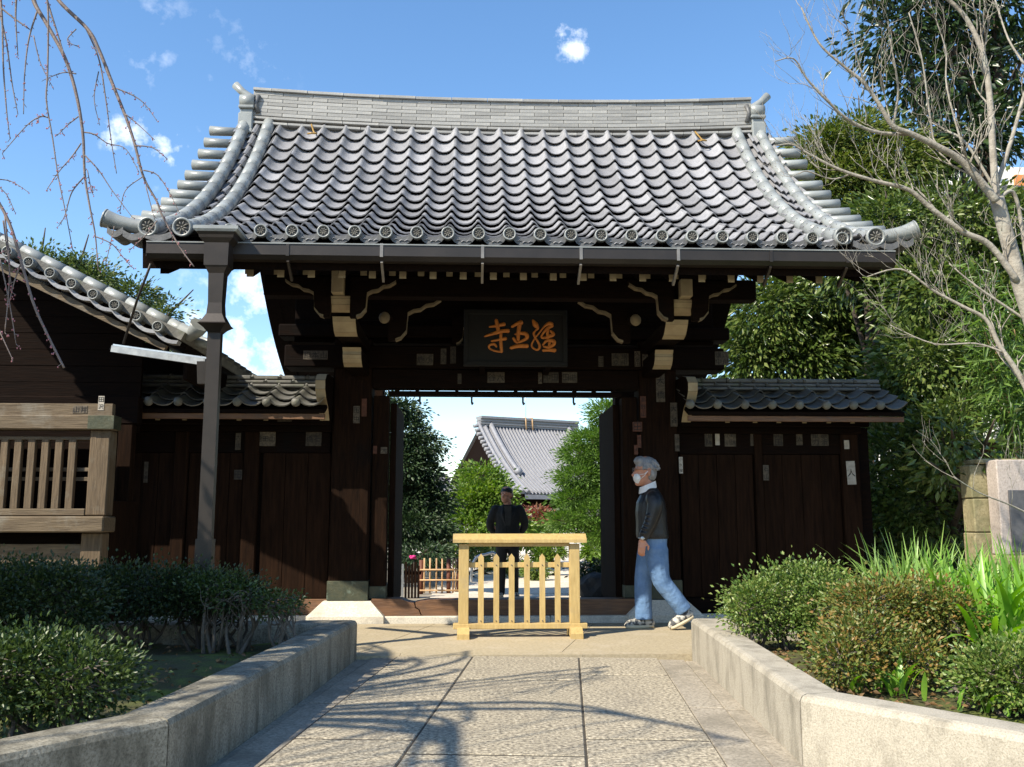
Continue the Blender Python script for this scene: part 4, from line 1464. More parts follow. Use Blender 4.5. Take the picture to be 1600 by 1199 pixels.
# ------------------------------------------------------------------ building on the left: gable side with lattice window
LBY = 8.8
lbx = X_(172, LBY, 700)
lb = thing('bell_house', 'weathered timber building with lattice window and tiled gable at the left edge', 'building', (lbx - 1.5, LBY, 0))


def lz(py):
    return Z_(py, LBY, 100)


xL = -6.4
box_part('corner_post', M['wood_grey_z'], lb, lbx - 0.19, lbx - 0.005, LBY, LBY + 0.18, lz(806), lz(672), 0.01)
box_part('upper_plank', M['wood_grey_x'], lb, xL, lbx - 0.01, LBY + 0.03, LBY + 0.10, lz(650), lz(630), 0.004)
box_part('tie_beam', M['wood_grey_x'], lb, xL, lbx + 0.035, LBY - 0.05, LBY + 0.13, lz(672), lz(649.5), 0.01)
box_part('metal_strap', M['copper'], lb, lbx - 0.20, lbx + 0.040, LBY - 0.054, LBY + 0.134, lz(671), lz(650), 0.002)
box_part('lattice_head', M['wood_grey_x'], lb, xL, lbx - 0.195, LBY + 0.03, LBY + 0.12, lz(687), lz(682), 0.003)
box_part('lattice_sill', M['wood_grey_x'], lb, xL, lbx - 0.195, LBY + 0.0, LBY + 0.14, lz(806), lz(795), 0.006)
box_part('ledge_beam', M['wood_grey_x'], lb, xL, lbx + 0.02, LBY - 0.10, LBY + 0.2, lz(832), lz(807), 0.012)
box_part('lower_post', M['wood_grey_z'], lb, lbx - 0.22, lbx - 0.03, LBY + 0.02, LBY + 0.2, 0.0, lz(833), 0.01)
for k in range(3):
    box_part('lower_plank', M['wood_grey_x'], lb, xL, lbx - 0.23, LBY + 0.07 + 0.004 * (k % 2), LBY + 0.12, lz(850) - (k + 1) * 0.215, lz(850) - k * 0.215 - 0.004, 0.004)
for k in range(14):
    x = lbx - 0.36 - k * 0.124
    box_part('lattice_bar', M['wood_grey_z'], lb, x - 0.033, x + 0.033, LBY + 0.03, LBY + 0.085, lz(795), lz(686), 0.004)
for py in (733, 748):
    box_part('lattice_rail', M['wood_grey_x'], lb, xL, lbx - 0.195, LBY + 0.090, LBY + 0.12, lz(py + 3), lz(py - 3), 0.002)
# dark room behind, side wall towards the gate
m = MB()
m.box(xL, lbx - 0.2, LBY + 0.36, LBY + 0.40, 0.0, 1.95)
m.build('rear_board', M['wood_x'], lb)
for k in range(6):
    box_part('side_board', M['wood_z'], lb, lbx - 0.06, lbx - 0.02, LBY + 0.19 + k * 0.12, LBY + 0.308 + k * 0.12, 0.0, 1.25, 0.003)
box_part('room_floor', M['wood_x'], lb, xL, lbx - 0.07, LBY + 0.145, LBY + 0.355, lz(806) - 0.03, lz(806), 0.0)
slip(lb, 125, 640, 22, 12, LBY + 0.03, '井山', cols_=2)
slip(lb, 158, 630, 9, 22, LBY + 0.03, '田沢', paper='paper_white')
# gable roof running back; verge towards the camera
VY = 8.45
A = at(-150, 312, VY)
B = at(283, 528, VY)
sl_ = (B - A)
ln = sl_.length
ud = sl_.normalized()
un = Vector((-ud.z, 0, ud.x))
un = un if un.z > 0 else -un
m = MB()
for (w0, w1, h0, h1) in ((0.0, 3.4, -0.02, 0.06),):
    p = [A + un * h0, B + un * h0, B + un * h1, A + un * h1]
    m.prism([(q.x, q.z) for q in p], 'y', VY + 0.02, VY + w1)
lroof = m.build('roof', M['tile_old'], lb)
m = MB()
p = [A - un * 0.20, B - un * 0.17 - ud * 0.1, B - un * 0.12 - ud * 0.1, A - un * 0.12]
m.prism([(q.x, q.z) for q in p], 'y', VY + 0.05, VY + 0.10)
m.build('barge_board', M['wood_grey_x'], lb)
m = MB()
p = [A - un * 0.07, B - un * 0.07, B - un * 0.025, A - un * 0.025]
m.prism([(q.x, q.z) for q in p], 'y', VY + 0.24, VY + 3.4)
m.build('soffit', M['wood_y'], lb)
slope_ = (A.z - B.z) / (B.x - A.x)
for (yy, xr, nk) in ((9.56, lbx - 0.02, 13), (10.95, B.x - 0.12, 10)):
    for k in range(nk):
        za = 1.95 + k * 0.17
        xe = min(xr, B.x - max(0.0, (za + 0.20 - B.z)) / slope_)
        box_part('gable_plank', M['wood_x'], lb, xL, xe, yy + 0.003 * (k % 2), yy + 0.04, za, za + 0.167, 0.003)
box_part('gable_beam', M['wood_x'], lb, xL, lbx + 0.02, 9.42, 9.55, 2.02, 2.30, 0.01)
box_part('eave_fascia', M['wood_y'], lb, B.x - 0.06, B.x - 0.02, VY + 0.3, VY + 3.38, B.z - 0.34, B.z - 0.06, 0.004)
for k in range(3):
    box_part('roof_post', M['wood_z'], lb, lbx - 0.17 - k * 1.0, lbx - 0.03 - k * 1.0, 9.43, 9.55, 0.0, 2.019, 0.008)
segs = 13
lroll = MB()
L1 = ln / segs
lroll.tube([(0, 0, 0), (L1 * 0.5, 0, 0), (L1 * 1.03, 0, 0)], [0.060, 0.0595, 0.059], 12)
lroll_me = lroll.mesh('roll_tile', M['tile_roll'])
ldisc = disc_mesh('verge_disc', 0.05, depth=0.18)
lp = MB()
pp = [(i / 8 * L1, -0.03 - 0.03 * math.sin(math.pi * i / 8)) for i in range(9)]
lp.prism(pp + [(q[0], q[1] - 0.035) for q in pp[::-1]], 'y', 0, 0.10)
lp_me = lp.mesh('verge_pendant', M['tile'])
ra = math.atan2(-ud.z, ud.x)
for k in range(segs):
    p = A + ud * (k * L1)
    q = p + un * 0.075
    ang_piece('roll_tile', lroll_me, lroof, (q.x, VY + 0.17, q.z), (0, ra, 0))
    q = p - un * 0.005
    ang_piece('verge_pendant', lp_me, lroof, (q.x, VY - 0.03, q.z), (0, ra, 0))
    ang_piece('verge_disc', ldisc, lroof, (q.x, VY - 0.05, q.z - 0.0), (0, k * 0.4, 0))
for r in range(8):
    for k in range(segs):
        pass
m = MB()
for k in range(11):
    yy = VY + 0.38 + k * 0.27
    m.tube([A + un * 0.06 + Vector((0, yy - VY, 0)), B + un * 0.06 + Vector((0, yy - VY, 0))], 0.05, 7)
m.build('roof_tile_rows', M['tile_old'], lroof, kind='stuff')
m = MB()
e = B + un * 0.08
m.tube([e + Vector((-0.10, 0.17, 0.04)), e + Vector((0.0, 0.16, -0.01)), e + Vector((0.06, 0.12, 0.02)), e + Vector((0.10, 0.08, 0.07))], [0.072, 0.07, 0.075, 0.09], 10)
m.tube([e + Vector((0.02, 0.3, -0.04)), e + Vector((0.13, 0.3, -0.07)), e + Vector((0.18, 0.3, -0.03))], [0.06, 0.055, 0.06], 9)
m.build('corner_tile', M['tile_roll'], lroof)

# ------------------------------------------------------------------ yellow barrier
BY = 8.78
bxc = X_(811.5, BY, 900)
br = thing('wooden_barrier', 'yellow wooden picket barrier standing before the gateway', 'barrier', (bxc, BY, 0))


def bz(py):
    return Z_(py, BY, 811)


def bx(px, py=900):
    return X_(px, BY, py)


for px in (724.5, 897.5):
    x = bx(px, 920)
    box_part('post', M['barrier'], br, x - 0.047, x + 0.047, BY - 0.045, BY + 0.045, bz(974), bz(850), 0.004)
    m = MB()
    m.prism([(BY - 0.20, 0.0), (BY - 0.10, 0.0), (BY - 0.08, 0.02), (BY + 0.08, 0.02), (BY + 0.10, 0.0), (BY + 0.20, 0.0), (BY + 0.20, 0.05), (BY + 0.12, 0.10), (BY - 0.12, 0.10), (BY - 0.20, 0.05)], 'x', x - 0.055, x + 0.055)
    m.build('foot', M['barrier'], br)
m = MB()
x0, x1 = bx(708, 843), bx(915, 843)
m.prism([(BY - 0.085, bz(848)), (BY + 0.085, bz(848)), (BY + 0.085, bz(843)), (BY, bz(834)), (BY - 0.085, bz(843))], 'x', x0, x1)
m.build('top_rail', M['barrier'], br)
box_part('under_rail', M['barrier'], br, bx(732), bx(890), BY - 0.025, BY + 0.025, bz(854), bz(848.3), 0.003)
box_part('bottom_rail', M['barrier'], br, bx(708, 980), bx(917, 980), BY - 0.055, BY + 0.055, bz(982), bz(973.7), 0.004)
box_part('middle_rail', M['barrier'], br, bx(732), bx(890), BY + 0.005, BY + 0.03, bz(887), bz(879), 0.003)
for i in range(6):
    x = bx(751.5 + i * 23.9)
    m = MB()
    m.prism([(x - 0.026, bz(973.5)), (x + 0.026, bz(973.5)), (x + 0.026, bz(871)), (x, bz(865)), (x - 0.026, bz(871))], 'y', BY - 0.02, BY + 0.004)
    pk = m.build('picket', M['barrier'], br)
    for py in (883, 978):
        m = MB()
        m.lathe([(0.006, BY - 0.0245), (0.0045, BY - 0.027)], (x, 0, bz(py) if py < 900 else bz(970)), 8, 'y')
        m.build('screw', M['slate'], pk)


# ------------------------------------------------------------------ people
def loft(m, rings, n=12, mi=0):
    """rings: (centre, half width x, half depth y) stacked; closed ends"""
    o = len(m.v)
    for c, a, b in rings:
        for k in range(n):
            t = 2 * math.pi * k / n
            m.v.append((c[0] + a * math.cos(t), c[1] + b * math.sin(t), c[2]))
    for i in range(len(rings) - 1):
        for k in range(n):
            p, q = o + i * n + k, o + i * n + (k + 1) % n
            m.f.append([p, q, q + n, p + n])
            m.m.append(mi)
            m.sm.append(True)
    m.f += [[o + k for k in range(n)][::-1], [o + (len(rings) - 1) * n + k for k in range(n)]]
    m.m += [mi, mi]
    m.sm += [True, True]


def limb(m, pts, rad, n=10, ends=(1, 1)):
    q = catmull([(*p, r) for p, r in zip(pts, rad)], 4)
    m.tube([p[:3] for p in q], [p[3] for p in q], n)
    for p, r, e in ((pts[0], rad[0], ends[0]), (pts[-1], rad[-1], ends[1])):
        if e:
            m.ball(p, r * 0.98, n, 6)


def head(m, c, face, s=1.0):
    """skull, jaw, nose, brow, ears; face = unit vector the face points to"""
    f = Vector(face).normalized()
    sd = Vector((0, 0, 1)).cross(f)
    c = Vector(c)
    m.ball(c + Vector((0, 0, 0.03 * s)) - f * 0.012 * s, (0.088 * s, 0.088 * s, 0.100 * s), 14, 10)
    m.ball(c - Vector((0, 0, 0.045 * s)) + f * 0.025 * s, (0.066 * s, 0.066 * s, 0.078 * s), 12, 8)
    m.ball(c - Vector((0, 0, 0.098 * s)) + f * 0.055 * s, (0.030 * s, 0.030 * s, 0.024 * s), 10, 6)
    m.tube([c + f * 0.075 * s + Vector((0, 0, 0.012 * s)), c + f * 0.102 * s - Vector((0, 0, 0.028 * s)), c + f * 0.085 * s - Vector((0, 0, 0.042 * s))], [0.011 * s, 0.016 * s, 0.014 * s], 8)
    for k in (-1, 1):
        m.ball(c + sd * (k * 0.085 * s) - Vector((0, 0, 0.012 * s)) - f * 0.012 * s, (0.016 * s, 0.020 * s, 0.030 * s), 8, 6)
        m.ball(c + f * 0.070 * s + sd * (k * 0.03 * s) + Vector((0, 0, 0.022 * s)), (0.022 * s, 0.022 * s, 0.010 * s), 8, 5)


def hand(m, wrist, down, palm_n, s=1.0, curl=0.6):
    """palm and five bent fingers; down = direction of the fingers, palm_n = palm normal"""
    d = Vector(down).normalized()
    n_ = Vector(palm_n).normalized()
    sd = d.cross(n_)
    w = Vector(wrist)
    for t in (0.02, 0.045, 0.07):
        for k in (-1, 0, 1):
            m.ball(w + d * (t * s) + sd * (k * 0.018 * s), (0.018 * s, 0.018 * s, 0.018 * s), 8, 6)
    for k, L in zip((-1.5, -0.5, 0.5, 1.5), (0.062, 0.078, 0.082, 0.072)):
        b = w + d * (0.085 * s) + sd * (k * 0.017 * s)
        p1 = b + d * (L * 0.42 * s) + n_ * (0.012 * s * curl)
        p2 = p1 + (d * 0.75 + n_ * curl).normalized() * (L * 0.32 * s)
        p3 = p2 + (d * 0.35 + n_ * curl * 1.3).normalized() * (L * 0.26 * s)
        m.tube([b, p1, p2, p3], [0.0095 * s, 0.009 * s, 0.0082 * s, 0.007 * s], 7)
        m.ball(p3, 0.007 * s, 6, 4)
    b = w + d * (0.03 * s) + sd * (0.03 * s)
    p1 = b + (d * 0.6 + sd * 0.7).normalized() * 0.035 * s
    p2 = p1 + (d * 0.9 + n_ * 0.3).normalized() * 0.032 * s
    m.tube([b, p1, p2], [0.013 * s, 0.011 * s, 0.009 * s], 7)
    m.ball(p2, 0.009 * s, 6, 4)


# the walking man, facing left
MY = 9.36


def mp(px, py, dy=0.0):
    return at(px, py, MY + dy)


man = thing('person', 'grey-haired man in black jacket, blue jeans and white mask walking left', 'person', (1.86, MY, 0))
hc = mp(1007, 737)
body = MB()
head(body, hc, (-1, -0.12, -0.05), 1.2)
limb(body, [mp(1010, 752), mp(1014, 765), mp(1018, 778)], [0.058, 0.06, 0.075])
loft(body, [(mp(1018, 845), 0.105, 0.13), (mp(1016, 825), 0.11, 0.14), (mp(1014, 800), 0.12, 0.15), (mp(1014, 780), 0.09, 0.14), (mp(1015, 770), 0.06, 0.09)])
for dy, hip, knee, ank in ((-0.09, (1022, 846), (1030, 905), (1069, 955)), (0.09, (1018, 846), (1003, 908), (1006, 966))):
    limb(body, [mp(*hip, dy), mp(*knee, dy), mp(*ank, dy)], [0.08, 0.055, 0.04])
for dy, pts in ((-0.215, [(1021, 782), (1018, 812), (1004, 843)]), (0.21, [(1014, 776), (1012, 812), (1020, 842)])):
    limb(body, [mp(*p, dy * (0.8 if i == 0 else 1)) for i, p in enumerate(pts)], [0.04, 0.036, 0.03])
hand(body, mp(1004, 843, -0.215), (-0.12, 0, -1), (0.25, 1, 0), 1.12, 0.8)
hand(body, mp(1020, 842, 0.215), (0.15, 0, -1), (-0.2, -1, 0), 1.0, 0.8)
bo = body.build('body', M['skin'], man)
remesh(bo, 0.0075, 4)
# jacket: torso, collar and sleeves
jk = MB()
loft(jk, [(mp(1020, 842), 0.158, 0.195), (mp(1019, 836), 0.162, 0.20), (mp(1018, 820), 0.155, 0.20), (mp(1017, 800), 0.155, 0.205), (mp(1016.5, 785), 0.142, 0.205), (mp(1017, 775), 0.112, 0.185), (mp(1017, 768), 0.085, 0.12), (mp(1016, 763), 0.072, 0.088)], 18)
for dy, pts in ((-0.215, [(1021, 779), (1024, 790), (1017, 815), (1006, 838)]), (0.215, [(1014, 779), (1011, 812), (1018, 836)])):
    limb(jk, [mp(*p, dy * (0.86 if i == 0 else 1)) for i, p in enumerate(pts)], [0.082, 0.082, 0.066, 0.052] if len(pts) == 4 else [0.08, 0.068, 0.05], 12)
for k in range(5):     # sleeve and back creases
    p = mp(1014 - k * 1.6, 806 + k * 7, -0.275)
    jk.tube([p + Vector((-0.05, 0.03, 0.012)), p, p + Vector((0.05, 0.03, -0.015))], [0.006, 0.011, 0.006], 6)
jo = jk.build('jacket', M['leather'], man)
remesh(jo, 0.010, 4)
m = MB()
cc = mp(1012, 760)
lw = []
for (dz, k) in ((-0.045, 1.12), (0.0, 1.05), (0.022, 0.98)):
    lw.append([cc + Vector((0.082 * k * math.cos(t), 0.080 * k * math.sin(t), dz + 0.034 * math.cos(t))) for t in np.linspace(0, 2 * math.pi, 20)[:-1]])
m.add(lw[0] + lw[1] + lw[2], [(r * 19 + i, r * 19 + (i + 1) % 19, (r + 1) * 19 + (i + 1) % 19, (r + 1) * 19 + i) for r in range(2) for i in range(19)], 0, True)
m.build('shirt_collar', M['mask'], man)
jn = MB()
loft(jn, [(mp(1020, 866), 0.118, 0.165), (mp(1021, 852), 0.132, 0.175), (mp(1021, 840), 0.138, 0.172), (mp(1020, 833), 0.132, 0.165)], 16)
limb(jn, [mp(1026, 858, -0.075), mp(1028, 882, -0.085), mp(1034, 908, -0.09), mp(1053, 933, -0.09), mp(1069, 955, -0.09)], [0.115, 0.108, 0.092, 0.086, 0.084], 14, (1, 0))
limb(jn, [mp(1014, 858, 0.07), mp(1009, 884, 0.085), mp(1005, 910, 0.09), mp(1005, 940, 0.09), mp(1006, 968, 0.09)], [0.112, 0.102, 0.089, 0.086, 0.087], 14, (1, 0))
for (px, py, dy, r) in ((1066, 951, -0.09, 0.010), (1060, 944, -0.09, 0.009), (1006, 960, 0.09, 0.010), (1005, 953, 0.09, 0.009), (1033, 903, -0.09, 0.010), (1038, 912, -0.09, 0.009), (1022, 896, -0.09, 0.008)):
    c = mp(px, py, dy)
    jn.tube([c + Vector((-0.07, -0.045, 0.0)), c + Vector((0, -0.078, 0.018)), c + Vector((0.07, -0.045, 0.0))], [r * 0.6, r * 1.2, r * 0.6], 6)
jno = jn.build('jeans', M['denim'], man)
remesh(jno, 0.009, 3)


def shoe(parent, ankle, toe, heel, w=0.048):
    ankle, toe, heel = Vector(ankle), Vector(toe), Vector(heel)
    d = (toe - heel)
    u = Vector((0, 0, 1))
    u = (u - d * (u.dot(d) / d.length_squared)).normalized()
    sole = MB()
    q = [heel + u * 0.018, heel + d * 0.25 + u * 0.016, heel + d * 0.6 + u * 0.014, heel + d * 0.85 + u * 0.014, toe + u * 0.018 - d * 0.03]
    sole.tube(q, [0.046, 0.052, 0.060, 0.056, 0.038], 12, flat=(u, 0.46))
    up = MB()
    up.tube([heel + u * 0.05 + d * 0.04, heel + d * 0.25 + u * 0.056, heel + d * 0.6 + u * 0.046, heel + d * 0.85 + u * 0.036, toe + u * 0.03 - d * 0.04], [0.046, 0.054, 0.054, 0.048, 0.032], 12, flat=(u, 0.9))
    up.ball(heel + d * 0.04 + u * 0.05, 0.036, 10, 7)
    up.ball(toe - d * 0.06 + u * 0.028, (0.03, 0.034, 0.022), 10, 7)
    up.tube([heel + d * 0.14 + u * 0.05, heel + d * 0.16 + u * 0.10], [0.044, 0.042], 10)
    uo = up.build('shoe', M['shoe'], parent)
    remesh(uo, 0.007, 3)
    so = sole.build('sole', M['sole'], uo)
    for t in (0.42, 0.54, 0.66):
        l_ = MB()
        p = heel + d * t + u * (0.095 - 0.035 * (t - 0.42) * 4)
        sd = d.cross(u).normalized()
        l_.tube([p - sd * 0.03 - u * 0.012, p, p + sd * 0.03 - u * 0.012], 0.006, 5)
        l_.build('lace', M['sole'], uo)


shoe(man, mp(1006, 966, 0.09), Vector((mp(977, 978, 0.07).x, MY + 0.07, 0.004)), Vector((mp(1020, 978, 0.10).x, MY + 0.10, 0.004)))
shoe(man, mp(1069, 955, -0.09), Vector((mp(1047, 980, -0.09).x, MY - 0.11, 0.006)), mp(1083, 966, -0.09))
hr = MB()
hr.ball(hc + Vector((0.022, 0, 0.052)), (0.112, 0.106, 0.102), 16, 12)
hr.ball(hc + Vector((0.060, 0, -0.012)), (0.064, 0.096, 0.095), 14, 10)
hr.ball(hc + Vector((-0.042, 0, 0.105)), (0.066, 0.088, 0.052), 12, 8)
rh = random.Random(4)
for k in range(150):
    th_, ph_ = rh.uniform(-2.2, 2.2), rh.uniform(0.05, 1.75)
    d = Vector((math.sin(ph_) * math.cos(th_), math.sin(ph_) * math.sin(th_), math.cos(ph_)))
    p = hc + Vector((0.022, 0, 0.045)) + Vector((d.x * 0.108, d.y * 0.103, d.z * 0.100))
    e = p + (Vector((0.55, 0, -0.75)) + d * 0.25 + Vector((rh.uniform(-.3, .3), rh.uniform(-.3, .3), 0))).normalized() * 0.045
    hr.tube([p - d * 0.01, (p + e) / 2 + d * 0.008, e], [0.007, 0.006, 0.002], 5)
hro = hr.build('hair', M['hair_grey'], man)
remesh(hro, 0.006, 0)
mk = MB()
mk.ball(hc + Vector((-0.068, -0.008, -0.066)), (0.050, 0.072, 0.058), 14, 10)
mk.ball(hc + Vector((-0.098, -0.010, -0.048)), (0.026, 0.030, 0.030), 12, 8)
mk.ball(hc + Vector((-0.066, -0.010, -0.105)), (0.034, 0.042, 0.030), 12, 8)
mko = mk.build('face_mask', M['mask'], man)
remesh(mko, 0.007, 4)
sm_ = MB()
for k in (-1, 1):
    for zz in (-0.035, -0.09):
        sm_.tube([hc + Vector((-0.07, k * 0.068, zz)), hc + Vector((-0.02, k * 0.104, -0.02 + zz * 0.3)), hc + Vector((0.014, k * 0.112, 0.0))], 0.0028, 5)
sm_.build('mask_strap', M['mask'], mko)
gl = MB()
for k in (-1, 1):
    gl.tube([hc + Vector((-0.112, k * 0.038 + 0.020 * math.cos(t), 0.020 + 0.018 * math.sin(t))) for t in np.linspace(0, 6.28, 11)], 0.0025, 5)
    gl.tube([hc + Vector((-0.110, k * 0.058, 0.022)), hc + Vector((0.01, k * 0.108, 0.014))], 0.0025, 5)
gl.build('spectacles', M['slate'], man)
wt = MB()
w0 = mp(1004.5, 841, -0.215)
wt.tube([w0 + Vector((0.036 * math.cos(t), 0.036 * math.sin(t), 0)) for t in np.linspace(0, 6.28, 15)], 0.010, 6)
wt.ball(w0 + Vector((-0.012, -0.042, 0)), (0.02, 0.008, 0.018), 8, 6)
wt.build('wristwatch', M['steel'], man)

# the man standing in the shade behind the gateway
GY, GZ0 = 13.9, -0.06
wx = at(793, 850, GY).x
wat = thing('person', 'dark-suited man standing in shadow behind the yellow barrier, hands behind back', 'person', (wx, GY, GZ0))


def wp(dx, z, dy=0.0):
    return Vector((wx + dx, GY + dy, GZ0 + z))


body = MB()
head(body, wp(-0.02, 1.50), (-0.55, -0.8, 0), 1.0)
limb(body, [wp(-0.01, 1.45), wp(0, 1.38), wp(0, 1.32)], [0.055, 0.06, 0.08])
loft(body, [(wp(0, 0.82), 0.16, 0.11), (wp(0, 1.0), 0.14, 0.10), (wp(0, 1.2), 0.17, 0.11), (wp(0, 1.32), 0.12, 0.08)])
for s_ in (-1, 1):
    limb(body, [wp(s_ * 0.09, 0.86), wp(s_ * 0.095, 0.46), wp(s_ * 0.10, 0.10)], [0.075, 0.052, 0.038])
    limb(body, [wp(s_ * 0.19, 1.30), wp(s_ * 0.24, 1.06, 0.06), wp(s_ * 0.07, 0.92, 0.16)], [0.045, 0.04, 0.03])
    hand(body, wp(s_ * 0.07, 0.92, 0.16), (-s_ * 0.9, 0.15, -0.4), (0, -1, 0), 0.95, 0.5)
bo = body.build('body', M['skin'], wat)
remesh(bo, 0.009, 3)
jk = MB()
loft(jk, [(wp(0, 0.74), 0.19, 0.13), (wp(0, 0.90), 0.185, 0.125), (wp(0, 1.08), 0.175, 0.12), (wp(0, 1.22), 0.195, 0.125), (wp(0, 1.31), 0.175, 0.11), (wp(0, 1.355), 0.085, 0.08)], 18)
for s_ in (-1, 1):
    limb(jk, [wp(s_ * 0.175, 1.285), wp(s_ * 0.255, 1.10, 0.04), wp(s_ * 0.22, 0.98, 0.10), wp(s_ * 0.10, 0.92, 0.15)], [0.075, 0.064, 0.056, 0.048])
    jk.tube([wp(s_ * 0.03, 1.06, -0.125), wp(s_ * 0.075, 1.22, -0.125), wp(s_ * 0.06, 1.36, -0.06)], [0.012, 0.025, 0.018], 7)
remesh(jk.build('jacket', M['jacket2'], wat), 0.010, 3)
m = MB()
m.prism([(wx - 0.035, GZ0 + 1.05), (wx + 0.035, GZ0 + 1.05), (wx + 0.055, GZ0 + 1.34), (wx - 0.055, GZ0 + 1.34)], 'y', GY - 0.138, GY - 0.10)
m.build('shirt', M['shirt2'], wat)
tr = MB()
loft(tr, [(wp(0, 0.72), 0.155, 0.11), (wp(0, 0.80), 0.165, 0.115), (wp(0, 0.92), 0.16, 0.11)], 16)
for s_ in (-1, 1):
    limb(tr, [wp(s_ * 0.085, 0.78), wp(s_ * 0.095, 0.45), wp(s_ * 0.10, 0.08)], [0.092, 0.074, 0.064], 12)
remesh(tr.build('trousers', M['jacket2'], wat), 0.010, 3)
for s_ in (-1, 1):
    shoe(wat, wp(s_ * 0.10, 0.08), wp(s_ * 0.13, 0.0, -0.17), wp(s_ * 0.10, 0.0, 0.09))
hr = MB()
hr.ball(wp(-0.01, 1.545, 0.02), (0.094, 0.098, 0.082), 14, 10)
hr.ball(wp(0.02, 1.50, 0.05), (0.075, 0.062, 0.08), 12, 8)
remesh(hr.build('hair', M['hair_dark'], wat), 0.009, 2)


# ------------------------------------------------------------------ plants
def unit(a):
    return a / np.maximum(np.linalg.norm(a, axis=1, keepdims=True), 1e-9)


def leaf_mesh(name, P, D, length, width, material, fold=0.25, jitter=0.3, rng=RNG, quad=True):
    """one folded leaf per point: P positions, D leaf axes"""
    n = len(P)
    D = unit(D)
    rnd = unit(rng.normal(size=(n, 3)))
    S_ = unit(np.cross(D, rnd))
    N_ = np.cross(S_, D)
    flip = np.where(N_[:, 2:3] < 0, -1, 1)
    N_ = N_ * flip
    L = length * (1 + jitter * rng.uniform(-1, 1, (n, 1)))
    Wd = width * (1 + jitter * rng.uniform(-1, 1, (n, 1)))
    mid = P + D * L * 0.45
    v = np.empty((n, 4, 3))
    v[:, 0] = P
    v[:, 1] = mid + S_ * Wd * 0.5 + N_ * Wd * fold
    v[:, 2] = P + D * L - N_ * L * 0.08
    v[:, 3] = mid - S_ * Wd * 0.5 + N_ * Wd * fold
    me = bpy.data.meshes.new(name)
    me.vertices.add(n * 4)
    me.vertices.foreach_set('co', v.ravel())
    idx = np.arange(n)[:, None] * 4 + np.array([[0, 1, 2, 0, 2, 3]])
    me.loops.add(n * 6)
    me.loops.foreach_set('vertex_index', idx.ravel().astype(np.int32))
    me.polygons.add(n * 2)
    me.polygons.foreach_set('loop_start', np.arange(0, n * 6, 3, dtype=np.int32))
    me.polygons.foreach_set('loop_total', np.full(n * 2, 3, dtype=np.int32))
    me.materials.append(material)
    me.update(calc_edges=True)
    me.validate()
    return me


def crown_points(blobs, n, clump=0.16, shell=0.55, rng=RNG, per=26, flat=1.0):
    """leaf positions in clumps spread through ellipsoids (centre, radii); returns positions and outward axes"""
    vol = np.array([b[1][0] * b[1][1] * b[1][2] for b in blobs]) ** (2 / 3)
    cnt = np.maximum(1, (vol / vol.sum() * n / per)).astype(int)
    PS, DS = [], []
    for (c, r), k in zip(blobs, cnt):
        u = unit(rng.normal(size=(k, 3)))
        rad = (shell + (1 - shell) * rng.uniform(0, 1, (k, 1)) ** 0.6)
        cc = np.array(c) + u * rad * np.array(r)
        sz = clump * rng.uniform(0.6, 1.35, (k, 1))
        for q in range(per):
            o = rng.normal(size=(k, 3)) * np.array([1, 1, 0.7 * flat])
            PS.append(cc + o * sz)
            DS.append(u * 0.8 + unit(o) * 0.7)
    return np.concatenate(PS), np.concatenate(DS)


def limbs(m, base, blobs, r0, rng=RNG, kink=0.15, start=0.35):
    """trunk with limbs that reach into every crown blob"""
    base = np.array(base, float)
    topc = max(blobs, key=lambda b: b[0][2])[0]
    top = np.array(topc, float)
    pts = [base]
    for t in (0.25, 0.5, 0.75, 1.0):
        pts.append(base + (top - base) * t + np.append(rng.normal(size=2) * kink * (1 if t < 1 else 0.3), 0))
    q = catmull(pts, 4)
    rr = np.linspace(r0, r0 * 0.25, len(q))
    m.tube(q, list(rr), 8)
    for c, r in blobs:
        c = np.array(c)
        f = rng.uniform(start, 0.8)
        i = int(f * (len(q) - 1))
        while i > 1 and q[i][2] > c[2]:
            i -= 1
        a = np.array(q[i])
        mid = (a + c) / 2 + rng.normal(size=3) * kink * 0.6
        qq = catmull([a, mid, c, c + (c - mid) * 0.5], 3)
        m.tube(qq, list(np.linspace(rr[i] * 0.6, 0.008, len(qq))), 6)
        for _ in range(3):
            e = c + unit(rng.normal(size=(1, 3)))[0] * np.array(r) * 0.85
            m.tube(catmull([mid, (mid + e) / 2 + rng.normal(size=3) * 0.05, e], 3), list(np.linspace(rr[i] * 0.3, 0.005, 7)), 5)


def tree(name, label, blobs, n, leaf, size, base=None, r0=0.12, bark='bark_dark', cat='tree', group=None, clump=0.16, droop=0.3, shell=0.5, per=26, flat=1.0, fold=0.25):
    c = np.mean([b[0] for b in blobs], axis=0)
    base = base or (c[0], c[1], -0.1)
    t = thing(name, label, cat, base, group)
    m = MB()
    limbs(m, base, blobs, r0)
    m.build('trunk' if cat == 'tree' else 'stem', M[bark], t)
    P, D = crown_points(blobs, n, clump, shell, per=per, flat=flat)
    D = D + np.array([0, 0, -droop])
    keep = P[:, 2] > base[2] + 0.02
    me = leaf_mesh('crown', P[keep], D[keep], size[0], size[1], LG[leaf], fold)
    obj('crown' if cat == 'tree' else 'foliage', me, t)
    return t


def blob(px, py, Y, rpx, rpy=None, ry=None):
    """crown lobe at a photograph pixel and depth, radii given in pixels"""
    c = at(px, py, Y)
    k = Y / FPX
    rpy = rpy or rpx
    return (tuple(c), (rpx * k, (ry or rpx) * k, rpy * k))


